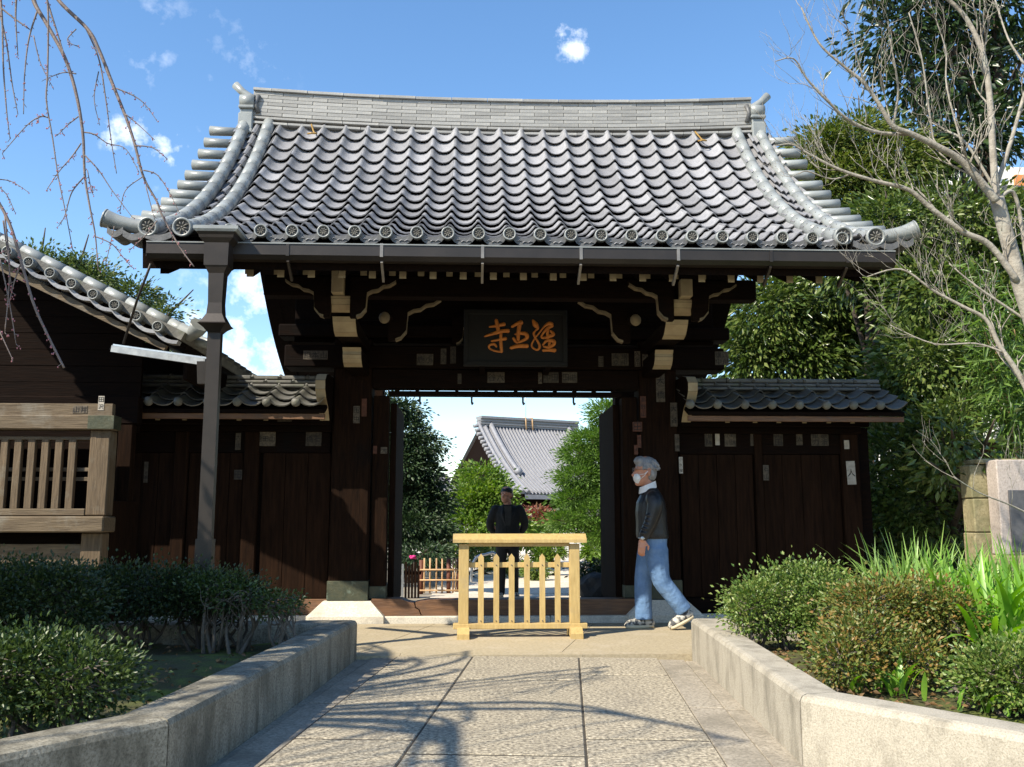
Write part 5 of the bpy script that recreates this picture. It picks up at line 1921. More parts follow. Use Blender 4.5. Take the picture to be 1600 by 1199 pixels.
def bush(name, label, lobes, n, leaf, size=(0.028, 0.016), z0=0.15, stems=9, bark='stem_grey', group=None, clump=0.055, shell=0.66):
    """clipped shrub: dense small leaves over twiggy stems"""
    c = np.mean([b[0] for b in lobes], axis=0)
    t = thing(name, label, 'shrub', (c[0], c[1], z0), group)
    m = MB()
    rg = RNG
    for k in range(stems):
        cc, r = lobes[k % len(lobes)]
        b = np.array([cc[0] + rg.normal() * r[0] * 0.22, cc[1] + rg.normal() * r[1] * 0.22, z0 - 0.03])
        e = np.array(cc) + unit(rg.normal(size=(1, 3)))[0] * np.array(r) * np.array([0.8, 0.8, 0.5])
        e[2] = max(e[2], cc[2])
        mid = (b + e) / 2 + rg.normal(size=3) * 0.05
        q = catmull([b, mid, e], 4)
        m.tube(q, list(np.linspace(0.016, 0.005, len(q))), 6)
        for _ in range(7):
            i = rg.integers(3, len(q))
            e2 = np.array(cc) + unit(rg.normal(size=(1, 3)))[0] * np.array(r) * 0.95
            if e2[2] < z0 + 0.08:
                continue
            m.tube(catmull([q[i], (q[i] + e2) / 2 + rg.normal(size=3) * 0.03, e2], 3), list(np.linspace(0.006, 0.002, 7)), 4)
    m.build('stem', M[bark], t)
    P, D = crown_points(lobes, n, clump, shell, per=14)
    D = D + np.array([0, 0, 0.25]) + RNG.normal(size=D.shape) * 0.45
    keep = P[:, 2] > z0 + 0.04
    obj('foliage', leaf_mesh('foliage', P[keep], D[keep], size[0], size[1], LG[leaf]), t)
    return t


def strap_plant(name, label, centres, blades, length, width, leaf, z0, up=1.0):
    t = thing(name, label, 'plant', (*np.mean(centres, axis=0)[:2], z0))
    rg = RNG
    m = MB()
    for c in centres:
        for k in range(blades):
            az = rg.uniform(0, 2 * math.pi)
            lean = rg.uniform(0.15, 1.0) / up
            L = length * rg.uniform(0.65, 1.15)
            d = np.array([math.cos(az), math.sin(az)])
            s = np.array([-d[1], d[0]])
            b = np.array([c[0] + rg.normal() * 0.07, c[1] + rg.normal() * 0.07])
            vs = []
            n_ = 6
            tw = rg.uniform(-0.5, 0.5)
            for i in range(n_ + 1):
                u = i / n_
                out = lean * L * (u ** 1.4) * 0.75
                z = L * (u - 0.42 * lean * u ** 2.6)
                p = b + d * out
                w = width * (0.55 + 0.9 * u * (1 - u) * 2) * (1 - u ** 3) * 0.6 + 0.0008
                sz = math.sin(tw * u) * w
                vs += [(*(p - s * w), z0 + z - sz), (*p, z0 + z - w * 0.35), (*(p + s * w), z0 + z + sz)]
            fs = []
            for i in range(n_):
                a = i * 3
                fs += [(a, a + 1, a + 4, a + 3), (a + 1, a + 2, a + 5, a + 4)]
            m.add(vs, fs, 0, True)
    o = m.v, m.f
    me = bpy.data.meshes.new('leaves')
    me.from_pydata(m.v, [], m.f)
    me.materials.append(LG[leaf])
    for p in me.polygons:
        p.use_smooth = True
    obj('leaves', me, t)
    return t


def lobe(px, py, Y, rx, ry, rz):
    return (tuple(at(px, py, Y)), (rx, ry, rz))


# --- left bed
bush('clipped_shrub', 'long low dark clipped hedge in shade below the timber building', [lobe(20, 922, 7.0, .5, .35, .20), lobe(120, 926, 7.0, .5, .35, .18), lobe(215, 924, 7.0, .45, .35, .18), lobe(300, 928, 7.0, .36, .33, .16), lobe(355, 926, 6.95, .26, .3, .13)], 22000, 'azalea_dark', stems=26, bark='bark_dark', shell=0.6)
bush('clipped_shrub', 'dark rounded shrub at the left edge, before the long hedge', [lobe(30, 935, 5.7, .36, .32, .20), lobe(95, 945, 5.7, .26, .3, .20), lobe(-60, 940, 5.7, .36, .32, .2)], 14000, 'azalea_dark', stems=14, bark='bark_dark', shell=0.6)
bush('clipped_shrub', 'small-leaved rounded shrub nearest the camera in the left bed', [lobe(60, 1050, 4.3, .30, .28, .16), lobe(135, 1065, 4.25, .20, .22, .13), lobe(-20, 1060, 4.2, .3, .28, .17)], 11000, 'azalea_mid', stems=16, size=(0.027, 0.015))
bush('clipped_shrub', 'thin leggy azalea with bare pale stems at the end of the left kerb', [lobe(375, 932, 6.75, .24, .22, .085), lobe(432, 943, 6.7, .18, .2, .06), lobe(338, 918, 6.8, .18, .2, .07)], 3000, 'azalea_mid', stems=14, shell=0.5, clump=0.04, bark='stem_grey')
# --- right bed
bush('clipped_shrub', 'rounded green azalea at the end of the right kerb', [lobe(1215, 940, 6.55, .30, .26, .20), lobe(1270, 930, 6.6, .28, .26, .22), lobe(1175, 950, 6.5, .15, .2, .16), lobe(1300, 960, 6.3, .2, .2, .2)], 15000, 'azalea', stems=18)
bush('clipped_shrub', 'russet-tinged azalea with bare twisted stem in the right bed', [lobe(1370, 950, 5.5, .24, .24, .15), lobe(1440, 945, 5.5, .22, .22, .13), lobe(1345, 1000, 5.2, .20, .2, .13), lobe(1420, 1030, 5.1, .15, .2, .12), lobe(1320, 1030, 5.05, .14, .2, .11), lobe(1480, 975, 5.4, .16, .18, .16)], 15000, 'azalea_red', stems=18, shell=0.6)
bush('clipped_shrub', 'bluish-green rounded shrub at the right edge nearest the camera', [lobe(1585, 1055, 4.5, .20, .22, .13), lobe(1650, 1060, 4.5, .24, .22, .15), lobe(1545, 1070, 4.6, .1, .15, .1)], 10000, 'azalea', stems=12, size=(0.028, 0.016))
cs = [at(px, py, Y) for px, py, Y in ((1385, 900, 7.0), (1430, 895, 7.1), (1480, 900, 6.9), (1530, 905, 6.8), (1410, 900, 6.5), (1460, 905, 6.5), (1570, 910, 6.7))]
strap_plant('strap_leaf_plant', 'tall narrow arching strap leaves before the dark hedge', [(c.x, c.y) for c in cs], 80, 0.86, 0.017, 'iris', 0.17, 0.85)
cs = [at(px, py, Y) for px, py, Y in ((1530, 980, 5.7), (1585, 960, 5.8), (1560, 1010, 5.3), (1620, 990, 5.4), (1520, 930, 6.2), (1590, 920, 6.3), (1500, 1000, 5.6))]
strap_plant('strap_leaf_plant', 'bright green broad strap leaves beside the russet azalea', [(c.x, c.y) for c in cs], 46, 0.80, 0.036, 'strap', 0.16, 0.72)
cs = [at(px, py, Y) for px, py, Y in ((1370, 1050, 5.0), (1410, 1065, 4.9), (1330, 1040, 5.1), (1545, 1090, 4.5))]
strap_plant('strap_leaf_plant', 'short bright leaves sprouting under the russet azalea', [(c.x, c.y) for c in cs], 9, 0.24, 0.026, 'strap', 0.16, 0.9)
# fallen leaves and moss tufts on the beds
rg = np.random.default_rng(3)
P = np.concatenate([np.stack([rg.uniform(-3.2, -1.35, 500), rg.uniform(4.2, 7.3, 500), np.full(500, 0.175)], 1), np.stack([rg.uniform(1.85, 4.2, 1600), rg.uniform(4.4, 7.3, 1600), np.full(1600, 0.19)], 1)])
obj('fallen_leaves', leaf_mesh('fallen_leaves', P, rg.normal(size=P.shape) * np.array([1, 1, .15]), 0.04, 0.018, leafmat('dry_leaf', [(0.16, 0.08, 0.03), (0.22, 0.13, 0.05), (0.10, 0.06, 0.03)], 0.7, 0.1)), kind='stuff', label='dry fallen leaves scattered on the planting beds')

# --- evergreen trees on the right
tree('evergreen_tree', 'drooping glossy-leaved evergreen between the main roof and the right side wall', [blob(1200, 500, 15.8, 75, 70), blob(1290, 480, 15.8, 90, 80), blob(1370, 520, 15.8, 80, 85), blob(1240, 570, 15.8, 80, 55), blob(1330, 590, 15.8, 75, 50), blob(1170, 560, 15.8, 50, 55), blob(1430, 470, 15.8, 80, 90)], 26000, 'oak', (0.15, 0.05), base=(6.0, 16, -0.1), droop=0.45, clump=0.2)
tree('evergreen_tree', 'yellow-green bushy tree rising behind the right roof corner', [blob(1285, 250, 14.5, 55, 50), blob(1345, 235, 14.5, 60, 50), blob(1330, 310, 14.3, 80, 60), blob(1400, 270, 14.3, 60, 60), blob(1265, 300, 14.3, 45, 55)], 17000, 'yellow', (0.12, 0.036), base=(6.2, 14.6, -0.1), clump=0.17, droop=0.5)
tree('evergreen_tree', 'tall dark evergreen filling the top right corner', [blob(1400, 55, 15.5, 60, 55), blob(1470, 30, 15.5, 75, 55), blob(1560, 20, 15.5, 80, 70), blob(1430, 135, 15.3, 50, 55), blob(1500, 120, 15.2, 60, 55), blob(1590, 110, 15.2, 60, 60), blob(1420, 225, 15.0, 60, 55), blob(1500, 220, 15.0, 60, 60), blob(1400, -60, 15.5, 80, 60), blob(1540, -80, 15.5, 110, 60), blob(1560, 190, 15, 50, 40)], 9500, 'dark', (0.20, 0.075), base=(8.0, 15.5, -0.1), r0=0.2, clump=0.24, droop=0.4)
tree('evergreen_tree', 'dense broad-leaved evergreen mass at the right, behind the bare tree', [blob(1400, 380, 12.8, 90, 75), blob(1500, 370, 12.6, 90, 75), blob(1590, 400, 12.4, 90, 90), blob(1470, 480, 12.2, 90, 80), blob(1560, 510, 12.0, 90, 85), blob(1450, 590, 11.8, 80, 75), blob(1540, 620, 11.6, 80, 70), blob(1650, 560, 11.8, 90, 130), blob(1400, 640, 11.9, 55, 70), blob(1350, 400, 13.2, 60, 60)], 30000, 'oak', (0.12, 0.05), base=(7.0, 12.6, -0.1), r0=0.16, clump=0.18, droop=0.5)
tree('evergreen_shrub', 'shaded leafy evergreen shrub beside the end of the right side wall', [blob(1400, 740, 11.2, 60, 90), blob(1465, 700, 10.8, 60, 60), blob(1440, 800, 10.9, 60, 80), blob(1500, 660, 10.6, 60, 50), blob(1380, 840, 11.1, 50, 60), blob(1540, 720, 11.0, 60, 60), blob(1530, 820, 11.2, 70, 80), blob(1490, 690, 8.9, 34, 26), blob(1535, 705, 8.9, 30, 18), blob(1470, 735, 9.0, 26, 24)], 11000, 'oak', (0.10, 0.042), base=(5.3, 11.2, -0.1), cat='shrub', clump=0.14, droop=0.2)
tree('added_dark_hedge', 'deep dark hedge added behind the right evergreens to keep their gaps dark', [blob(1250, 520, 19, 120, 110, 60), blob(1400, 480, 19, 130, 150, 60), blob(1540, 480, 17.5, 130, 170, 60), blob(1450, 680, 14.5, 130, 120, 60), blob(1580, 720, 14.5, 130, 120, 60), blob(1380, 800, 13.5, 90, 110, 50), blob(1520, 850, 13.5, 110, 100, 50), blob(1660, 640, 14.5, 100, 200, 50)], 13000, 'dark', (0.19, 0.09), base=(8, 15.6, -0.1), cat='hedge', clump=0.26, shell=0.2)  # leaf layer put in as dark fill between the nearer leaves
# bamboo sprays at the right edge
t = thing('bamboo_clump', 'bamboo with long thin leaves at the right edge below the bare limbs', 'bamboo', (5.9, 9.4, 0.1))
m = MB()
PB, DB = [], []
for k in range(9):
    a = at(1610 + k * 10, 900, 9.4 + 0.1 * k)
    e = at(1520 + k * 13, 440 + (k * 61) % 230, 9.2)
    q = catmull([(a.x, a.y, 0.1), ((a.x + e.x) / 2 + 0.15, a.y, e.z * 0.65), tuple(e)], 8)
    m.tube(q, list(np.linspace(0.016, 0.004, len(q))), 6)
    for p in q[7:]:
        for _ in range(26):
            PB.append(np.array(p) + rg.normal(size=3) * 0.13)
            DB.append(np.array([-0.3, -0.2, -0.35]) + rg.normal(size=3) * 0.6)
m.build('culm', M['bamboo'], t)
obj('leaves', leaf_mesh('leaves', np.array(PB), np.array(DB), 0.19, 0.024, LG['bamboo']), t)
# tree behind the building on the left
tree('evergreen_tree', 'leafy green tree behind the left building roof', [blob(150, 450, 14.5, 40, 30), blob(205, 470, 14.5, 42, 28), blob(255, 500, 14.3, 26, 26), blob(235, 530, 14.3, 45, 34), blob(110, 450, 14.6, 60, 40), blob(125, 412, 14.6, 20, 14), blob(60, 430, 14.6, 60, 40)], 15000, 'far', (0.075, 0.034), base=(-7.2, 14.5, -0.1), clump=0.11, shell=0.3)

# --- bare tree with pale limbs at the right
bare = thing('bare_tree', 'leafless tree with pale grey limbs reaching in from the right edge', 'tree', (4.35, 6.6, 0.16))
BD = 6.6
LIMBS = [
    ([(1690, 960), (1640, 620), (1592, 440), (1571, 362), (1557, 310)], 0.085, 0.062, 0),
    ([(1557, 310), (1552, 250), (1546, 150), (1535, 82), (1507, 25), (1470, -10)], 0.042, 0.016, 0.0),
    ([(1557, 315), (1530, 282), (1500, 250), (1470, 232), (1425, 210), (1395, 197), (1375, 165), (1350, 130), (1320, 105), (1280, 68), (1252, 12)], 0.045, 0.006, -0.3),
    ([(1425, 210), (1370, 207), (1325, 187), (1295, 160), (1262, 125), (1240, 92), (1212, 96)], 0.022, 0.004, -0.4),
    ([(1395, 197), (1403, 150), (1400, 112), (1390, 60)], 0.016, 0.005, -0.3),
    ([(1557, 300), (1510, 225), (1480, 205), (1452, 190)], 0.018, 0.006, 0.2),
    ([(1590, 440), (1546, 383), (1504, 362), (1454, 325), (1420, 297), (1375, 285), (1330, 272), (1300, 260), (1262, 240), (1237, 226), (1212, 228)], 0.036, 0.005, -0.1),
    ([(1330, 272), (1300, 280), (1262, 268), (1248, 272)], 0.010, 0.004, -0.1),
    ([(1640, 700), (1600, 600), (1562, 541), (1541, 500), (1504, 479), (1458, 454), (1408, 421), (1354, 433)], 0.034, 0.005, 0.2),
    ([(1610, 505), (1546, 462), (1512, 437), (1483, 412)], 0.016, 0.005, 0.1),
    ([(1566, 550), (1525, 537), (1458, 537), (1391, 508)], 0.012, 0.004, 0.25),
    ([(1600, 100), (1575, 60), (1555, 0)], 0.014, 0.006, 0.3),
    ([(1557, 290), (1580, 220), (1600, 150), (1630, 60)], 0.026, 0.012, 0.2),
    ([(1560, 312), (1582, 300), (1596, 350), (1612, 480)], 0.020, 0.018, 0.1),
    ([(1460, 232), (1450, 160), (1440, 90), (1420, 20)], 0.013, 0.005, -0.2),
    ([(1510, 250), (1480, 140), (1478, 80), (1462, 30)], 0.012, 0.005, 0.0),
    ([(1350, 130), (1330, 60), (1315, 20)], 0.008, 0.003, -0.3),
    ([(1640, 820), (1580, 790), (1530, 770), (1490, 745)], 0.012, 0.003, -0.2),
]
m = MB()
tw = MB()
rb = random.Random(5)


def twigs(p, d, r, depth):
    """short forked side shoots"""
    L = rb.uniform(0.10, 0.30) * (1.0 if depth else 0.8)
    q = [p]
    dd = Vector(d)
    for i in range(4):
        dd = (dd + Vector((rb.uniform(-.3, .3), rb.uniform(-.3, .3), rb.uniform(-.12, .35)))).normalized()
        q.append(q[-1] + dd * L / 4)
    tw.tube(q, [r * (1 - 0.17 * i) for i in range(5)], 5)
    if depth > 0:
        for i in (2, 3, 4):
            if rb.random() < 0.75:
                nd = (dd + Vector((rb.uniform(-.9, .9), rb.uniform(-.6, .6), rb.uniform(-.3, .9)))).normalized()
                twigs(q[i], nd, r * 0.62, depth - 1)
    else:
        tw.ball(q[-1], r * 1.5, 5, 4)


for li, (pts, r0, r1, dy) in enumerate(LIMBS):
    w = [tuple(at(px, py, BD + dy * (0.3 + 0.7 * i / max(1, len(pts) - 1)))) for i, (px, py) in enumerate(pts)]
    if li == 0:
        w[0] = (4.35, 6.6, 0.12)
    q = catmull(w, 5)
    rr = list(np.linspace(r0 * 0.70, r1 * 0.85, len(q)))
    m.tube(q, rr, 9)
    if li == 0:
        continue
    for i in range(3, len(q)):
        if rr[i] < 0.03 and rb.random() < 0.45:
            t_ = Vector(q[i]) - Vector(q[i - 1])
            d = (t_.normalized() + Vector((rb.uniform(-.8, .8), rb.uniform(-.7, .7), rb.uniform(-.5, 1.0)))).normalized()
            twigs(Vector(q[i]), d, max(0.0028, rr[i] * 0.38), 2)
m.build('limbs', M['bark_pale'], bare)
tw.build('twigs', M['bark_pale'], bare)

# --- weeping cherry: trunk outside the frame at the left, hanging twigs in view
ch = thing('weeping_cherry', 'weeping cherry with thin budding twigs hanging in the top left corner', 'tree', (-5.0, 2.6, 0.15))
CD = 4.3
z8 = 1 / 2.855
TW = [
    ([(150, -120), (150, 0), (210, 110), (290, 260), (340, 420), (370, 600), (378, 780), (400, 920), (425, 1050), (437, 1199)], 0.0105, 0.0015, 0.0),
    ([(200, -120), (260, 0), (390, 130), (440, 220), (500, 370), (560, 520), (600, 640), (640, 790), (700, 900), (725, 965), (800, 1100), (865, 1190)], 0.010, 0.0022, 0.15),
    ([(190, -100), (210, 0), (250, 130), (290, 260), (310, 330)], 0.005, 0.0015, -0.1),
    ([(200, -60), (215, 60), (212, 330), (207, 450), (235, 620), (260, 790), (295, 960), (325, 1120)], 0.004, 0.0012, -0.15),
    ([(380, 120), (440, 260), (470, 430), (495, 620), (520, 775)], 0.004, 0.0012, 0.25),
    ([(-40, 0), (60, 80), (130, 130)], 0.005, 0.002, 0.1), ([(75, -40), (70, 80), (80, 250)], 0.005, 0.0012, 0.0),
    ([(0, -40), (10, 100), (15, 300), (30, 500), (45, 620)], 0.005, 0.0012, 0.1), ([(170, 40), (130, 170), (110, 330), (105, 510)], 0.004, 0.0012, 0.05),
    ([(0, 60), (30, 200), (55, 380), (80, 510)], 0.004, 0.0012, 0.2),
    ([(520, 395), (600, 430), (650, 470), (700, 540)], 0.0032, 0.001, 0.1), ([(560, 510), (620, 560), (690, 625)], 0.003, 0.001, 0.1),
    ([(600, 650), (680, 660), (745, 708)], 0.003, 0.001, 0.1), ([(640, 760), (700, 780), (750, 850), (800, 950)], 0.003, 0.001, 0.1),
    ([(375, 690), (440, 760), (500, 850), (590, 970)], 0.0035, 0.001, 0.0), ([(215, 525), (180, 522), (120, 560), (10, 685)], 0.003, 0.001, -0.15),
    ([(362, 640), (320, 700), (260, 770), (210, 845)], 0.003, 0.001, 0), ([(375, 790), (320, 860), (290, 960), (265, 1005)], 0.003, 0.001, 0),
    ([(425, 1055), (500, 1090), (550, 1150), (590, 1195)], 0.003, 0.001, 0), ([(340, 330), (280, 325), (200, 355)], 0.0028, 0.001, 0),
    ([(350, 520), (300, 560), (255, 605)], 0.0028, 0.001, 0), ([(370, 590), (420, 600), (480, 640), (560, 665), (620, 770)], 0.0032, 0.001, 0.1),
    ([(700, 985), (650, 1050), (580, 1115)], 0.0025, 0.001, 0.1), ([(340, 130), (300, 180), (350, 210)], 0.0025, 0.001, 0.0),
    ([(150, 160), (180, 280), (240, 400)], 0.0025, 0.001, 0.0), ([(440, 320), (420, 440), (445, 560)], 0.0025, 0.001, 0.2),
    ([(510, 1010), (490, 1100), (470, 1180)], 0.002, 0.001, 0.2), ([(-20, 800), (50, 810), (130, 860)], 0.0025, 0.001, 0.1), ([(-20, 820), (30, 870), (65, 945)], 0.0025, 0.001, 0.1),
    ([(390, 760), (410, 860), (412, 840)], 0.002, 0.001, 0), ([(635, 790), (560, 850), (535, 945)], 0.0022, 0.001, 0.15), ([(650, 830), (690, 980)], 0.0025, 0.001, 0.1),
]
LOW = [([(-260, -160), (-60, 0), (60, 200), (150, 500), (210, 700), (290, 880), (400, 1100)], 0.0060, 0.0030, -0.6), ([(30, 150), (60, 500), (30, 880)], 0.003, 0.0012, -0.6),
       ([(130, 450), (90, 560), (60, 680)], 0.003, 0.001, -0.6), ([(-20, 830), (20, 920), (80, 1050)], 0.003, 0.001, -0.6), ([(0, 420), (60, 700), (100, 950)], 0.0025, 0.001, -0.5), ([(20, 180), (40, 330), (70, 580)], 0.003, 0.001, -0.6)]
m = MB()
bd = MB()
starts = []
for pts, r0, r1, dy in TW + LOW:
    low = (pts, r0, r1, dy) in LOW
    w = []
    for (a, b) in pts:
        px, py = (a / 4, 300 + b / 4) if low else (a * z8, b * z8)
        w.append(tuple(at(px, py, CD + dy)))
    q = catmull(w, 6)
    rr = list(np.linspace(r0 * 1.15, r1 * 1.5, len(q)))
    m.tube(q, rr, 6)
    if pts[0][1] < 0 and not low:
        starts.append((w[0], r0))
    for i in range(2, len(q)):
        if rb.random() < 0.75 and rr[i] < 0.009:
            t_ = (Vector(q[i]) - Vector(q[i - 1])).normalized()
            d = (t_ * 0.8 + Vector((rb.uniform(-1, 1), rb.uniform(-1, 1), rb.uniform(-.3, .3)))).normalized()
            e = Vector(q[i]) + d * rb.uniform(0.008, 0.022)
            m.tube([q[i], e], [0.0018, 0.0012], 4)
            for _ in range(rb.choice((0, 1, 1, 2, 3))):
                c = e + Vector((rb.uniform(-1, 1), rb.uniform(-1, 1), rb.uniform(-1, 1))) * 0.006
                bd.ball(c, (0.0026, 0.0026, 0.0040), 5, 4)
m.build('hanging_twigs', M['bark_cherry'], ch)
bd.build('buds', M['bud'], ch, kind='stuff')
# limbs arching from the trunk to the hanging twigs, more tresses out of frame
m = MB()
base = Vector((-5.0, 2.6, 0.1))
q = catmull([tuple(base), (-4.9, 2.65, 1.2), (-5.0, 2.7, 2.4), (-4.7, 2.9, 3.6)], 5)
m.tube(q, list(np.linspace(0.17, 0.11, len(q))), 10)
topc = Vector((-4.7, 2.9, 3.6))
for (sx_, sy_, sz_), r0 in starts:
    e = Vector((sx_, sy_, sz_))
    mid = (topc + e) / 2 + Vector((rb.uniform(-.15, .15), rb.uniform(-.15, .15), max(0.5, 0.9 - e.z * 0.1)))
    qq = catmull([tuple(topc), tuple(mid), tuple(e + Vector((-0.04, 0, 0.10))), tuple(e)], 6)
    m.tube(qq, list(np.linspace(0.017 if r0 > 0.0065 else 0.008, r0, len(qq))), 7)
for k in range(20):
    az = rb.uniform(-2.2, 1.6)
    rad = rb.uniform(0.8, 3.0)
    e = Vector((topc.x + rad * math.cos(az), topc.y + rad * math.sin(az), rb.uniform(3.6, 4.6)))
    if e.y > 3.4 and e.x > -2.6:      # keep the open view clear
        continue
    mid = (topc + e) / 2 + Vector((0, 0, 0.8))
    qq = catmull([tuple(topc), tuple(mid), tuple(e)], 5)
    m.tube(qq, list(np.linspace(0.05, 0.014, len(qq))), 6)
    for _ in range(7):
        s_ = Vector(qq[rb.randint(4, len(qq) - 1)])
        L = rb.uniform(0.7, 2.0)
        o_ = Vector((rb.uniform(-.4, .4), rb.uniform(-.4, .4), 0))
        m.tube(catmull([tuple(s_), tuple(s_ + o_ * 0.7 + Vector((0, 0, -L * 0.3))), tuple(s_ + o_ + Vector((0, 0, -L)))], 4), list(np.linspace(0.009, 0.002, 9)), 4)
m.build('trunk', M['bark_dark'], ch)
# unseen evergreen, added left of the bed to throw shade on the left hedge
tree('evergreen_tree', 'unseen dense evergreen added to shade the left planting bed', [((-4.7, 5.4, 2.6), (0.8, 0.7, 0.7)), ((-4.3, 4.9, 3.2), (0.75, 0.7, 0.6)), ((-5.4, 5.7, 2.3), (0.7, 0.6, 0.7)), ((-5.3, 4.8, 3.0), (0.8, 0.8, 0.7)), ((-4.6, 4.1, 3.1), (0.7, 0.6, 0.6)), ((-4.9, 4.8, 1.9), (0.7, 0.7, 0.5))], 22000, 'dark', (0.14, 0.075), base=(-5.2, 4.9, 0.1), clump=0.18, shell=0.3)

# ------------------------------------------------------------------ garden and hall behind the gate
HS = 1.5
HD = 45 * HS
hall = thing('temple_hall', 'distant temple hall with a sweeping grey tiled roof beyond the gateway', 'building', (at(830, 800, HD).x, HD, -0.1))
rl = at(750, 664, HD)
rot = math.radians(25)
rx_ = Vector((math.cos(rot), math.sin(rot), 0))
rf = Vector((math.sin(rot), -math.cos(rot), 0))
HL = 8.1
run, drop = 6.9, rl.z - (1.06 + 1.14 * HS * 1.0)


def hp(u, v):
    """u along the ridge, v 0 ridge .. 1 eave"""
    return rl + rx_ * u + rf * (run * v) - Vector((0, 0, drop * (1.38 * v - 0.38 * v * v)))


m = MB()
nu, nv = 60, 10
vs, fs = [], []
for j in range(nv + 1):
    for i in range(nu + 1):
        p = hp(HL * i / nu + (0.0), j / nv)
        vs.append(p + Vector((0, 0, 0.13 * (1 if i % 2 else 0))))
for j in range(nv):
    for i in range(nu):
        a = j * (nu + 1) + i
        fs.append((a, a + 1, a + nu + 2, a + nu + 1))
m.add(vs, fs)
for i in range(1, nu, 2):
    m.tube([hp(HL * i / nu, j / nv) + Vector((0, 0, 0.12)) for j in range(nv + 1)], 0.075, 5)
# rear slope and thickness
m.add([hp(0, 0), hp(HL, 0), hp(HL, 0) - rf * run - Vector((0, 0, drop)), hp(0, 0) - rf * run - Vector((0, 0, drop))], [(0, 1, 2, 3)])
m.add([hp(0, 1), hp(HL, 1), hp(HL, 1) - Vector((0, 0, 0.3)), hp(0, 1) - Vector((0, 0, 0.3))], [(0, 1, 2, 3)])
hroof = m.build('roof', M['tile_far'], hall)
m = MB()
for (w_, z0_, z1_) in ((0.32, -0.1, 0.45), (0.42, 0.05, 0.12), (0.42, 0.25, 0.32), (0.48, 0.45, 0.62)):
    a, b = rl - rx_ * 0.1, rl + rx_ * (HL + 0.1)
    zc = (z0_ + z1_) / 2
    m.beam(a + Vector((0, 0, zc)), b + Vector((0, 0, zc)), w_ * 2, z1_ - z0_)
m.build('ridge', M['tile'], hroof)
for u in (0.75, HL - 0.75):
    m = MB()
    m.tube([hp(u, t) + Vector((0, 0, 0.30)) for t in np.linspace(0, 0.66, 8)], 0.20, 8)
    m.ball(hp(u, 0.66) + Vector((0, 0, 0.3)), 0.3, 8, 6)
    m.build('descending_ridge', M['tile_far'], hroof)
for u in (-0.12, 0.28):
    m = MB()
    m.tube([hp(u, t) + Vector((0, 0, 0.16)) for t in np.linspace(0, 1.0, 10)], 0.14, 7)
    m.build('verge_roll', M['tile_far'], hroof)
for k in range(22):
    m = MB()
    p = hp(-0.05, (k + 0.5) / 22)
    m.tube([p - rx_ * 0.55 + Vector((0, 0, 0.02)), p + Vector((0, 0, 0.1))], 0.13, 7)
    m.build('verge_tile', M['tile_far'], hroof)
m = MB()
p0_, p1_ = hp(0.2, 0.0), hp(0.2, 0.9)
m.add([p0_ - Vector((0, 0, .2)), p1_ - Vector((0, 0, .2)), Vector((p1_.x, p1_.y, 2.0)), p0_ - rf * run * 0.9 - Vector((0, 0, drop * 0.9)), Vector((p0_.x, p0_.y, 2.0))], [(0, 1, 2, 4), (0, 4, 3)])
m.build('gable', M['wood_y'], hall)
m = MB()
for (u0, u1, v0, mi) in ((0.8, HL - 0.8, 0.72, 0), (0.55, 0.9, 0.70, 1)):
    a, b = hp(u0, v0), hp(u1, v0)
    m.add([Vector((a.x, a.y, -0.1)), Vector((b.x, b.y, -0.1)), Vector((b.x, b.y, b.z - .15)), Vector((a.x, a.y, a.z - .15))], [(0, 1, 2, 3)], mi)
    c = a - rf * run * 1.4
    m.add([Vector((a.x, a.y, -0.1)), Vector((c.x, c.y, -0.1)), Vector((c.x, c.y, a.z - .15)), Vector((a.x, a.y, a.z - .15))], [(0, 1, 2, 3)], 1)
m.build('wall', [M['wood_x'], M['plaster']], hall)
m = MB()
for s_ in (0, 0.55):
    a = rl + rx_ * (3.55 + s_) + Vector((0, 0, 0.65))
    m.tube([a - rf * 0.5, a + rf * 0.45, a + rf * 0.55 - Vector((0, 0, 0.9))], 0.06, 5)
m.build('lightning_rod_frame', M['bamboo'], hroof)
m = MB()
a = rl + rx_ * 3.8
m.tube([a + Vector((0, 0, 0.6)), a + Vector((0, 0, 2.9))], 0.02, 5)
m.build('lightning_rod', M['steel'], hroof)

tree('conifer', 'dark layered conifer just inside the gateway on the left', [blob(632, 680, 18, 34, 22), blob(655, 700, 18, 30, 20), blob(620, 730, 18, 50, 26), blob(660, 745, 18, 32, 22), blob(640, 780, 18, 48, 24), blob(672, 790, 18, 32, 18), blob(640, 825, 17.6, 55, 22), blob(680, 838, 17.6, 26, 14), blob(630, 645, 18, 22, 16), blob(600, 800, 18, 50, 50), blob(660, 868, 16.8, 45, 12), blob(606, 640, 18, 24, 24)], 36000, 'cedar', (0.085, 0.036), base=(-1.1, 18, -0.1), r0=0.14, clump=0.13, droop=0.3, flat=0.7)
tree('garden_tree', 'rounded bright green broadleaf tree beyond the gateway, left of the hall', [blob(752, 752, 22, 34, 22), blob(735, 790, 21.5, 40, 26), blob(770, 782, 21.5, 38, 26), blob(735, 830, 21, 48, 26), blob(790, 830, 21, 34, 26), blob(715, 855, 20.5, 24, 18)], 14000, 'garden', (0.10, 0.055), base=(0.4, 21.6, -0.1), clump=0.13, droop=0.3)
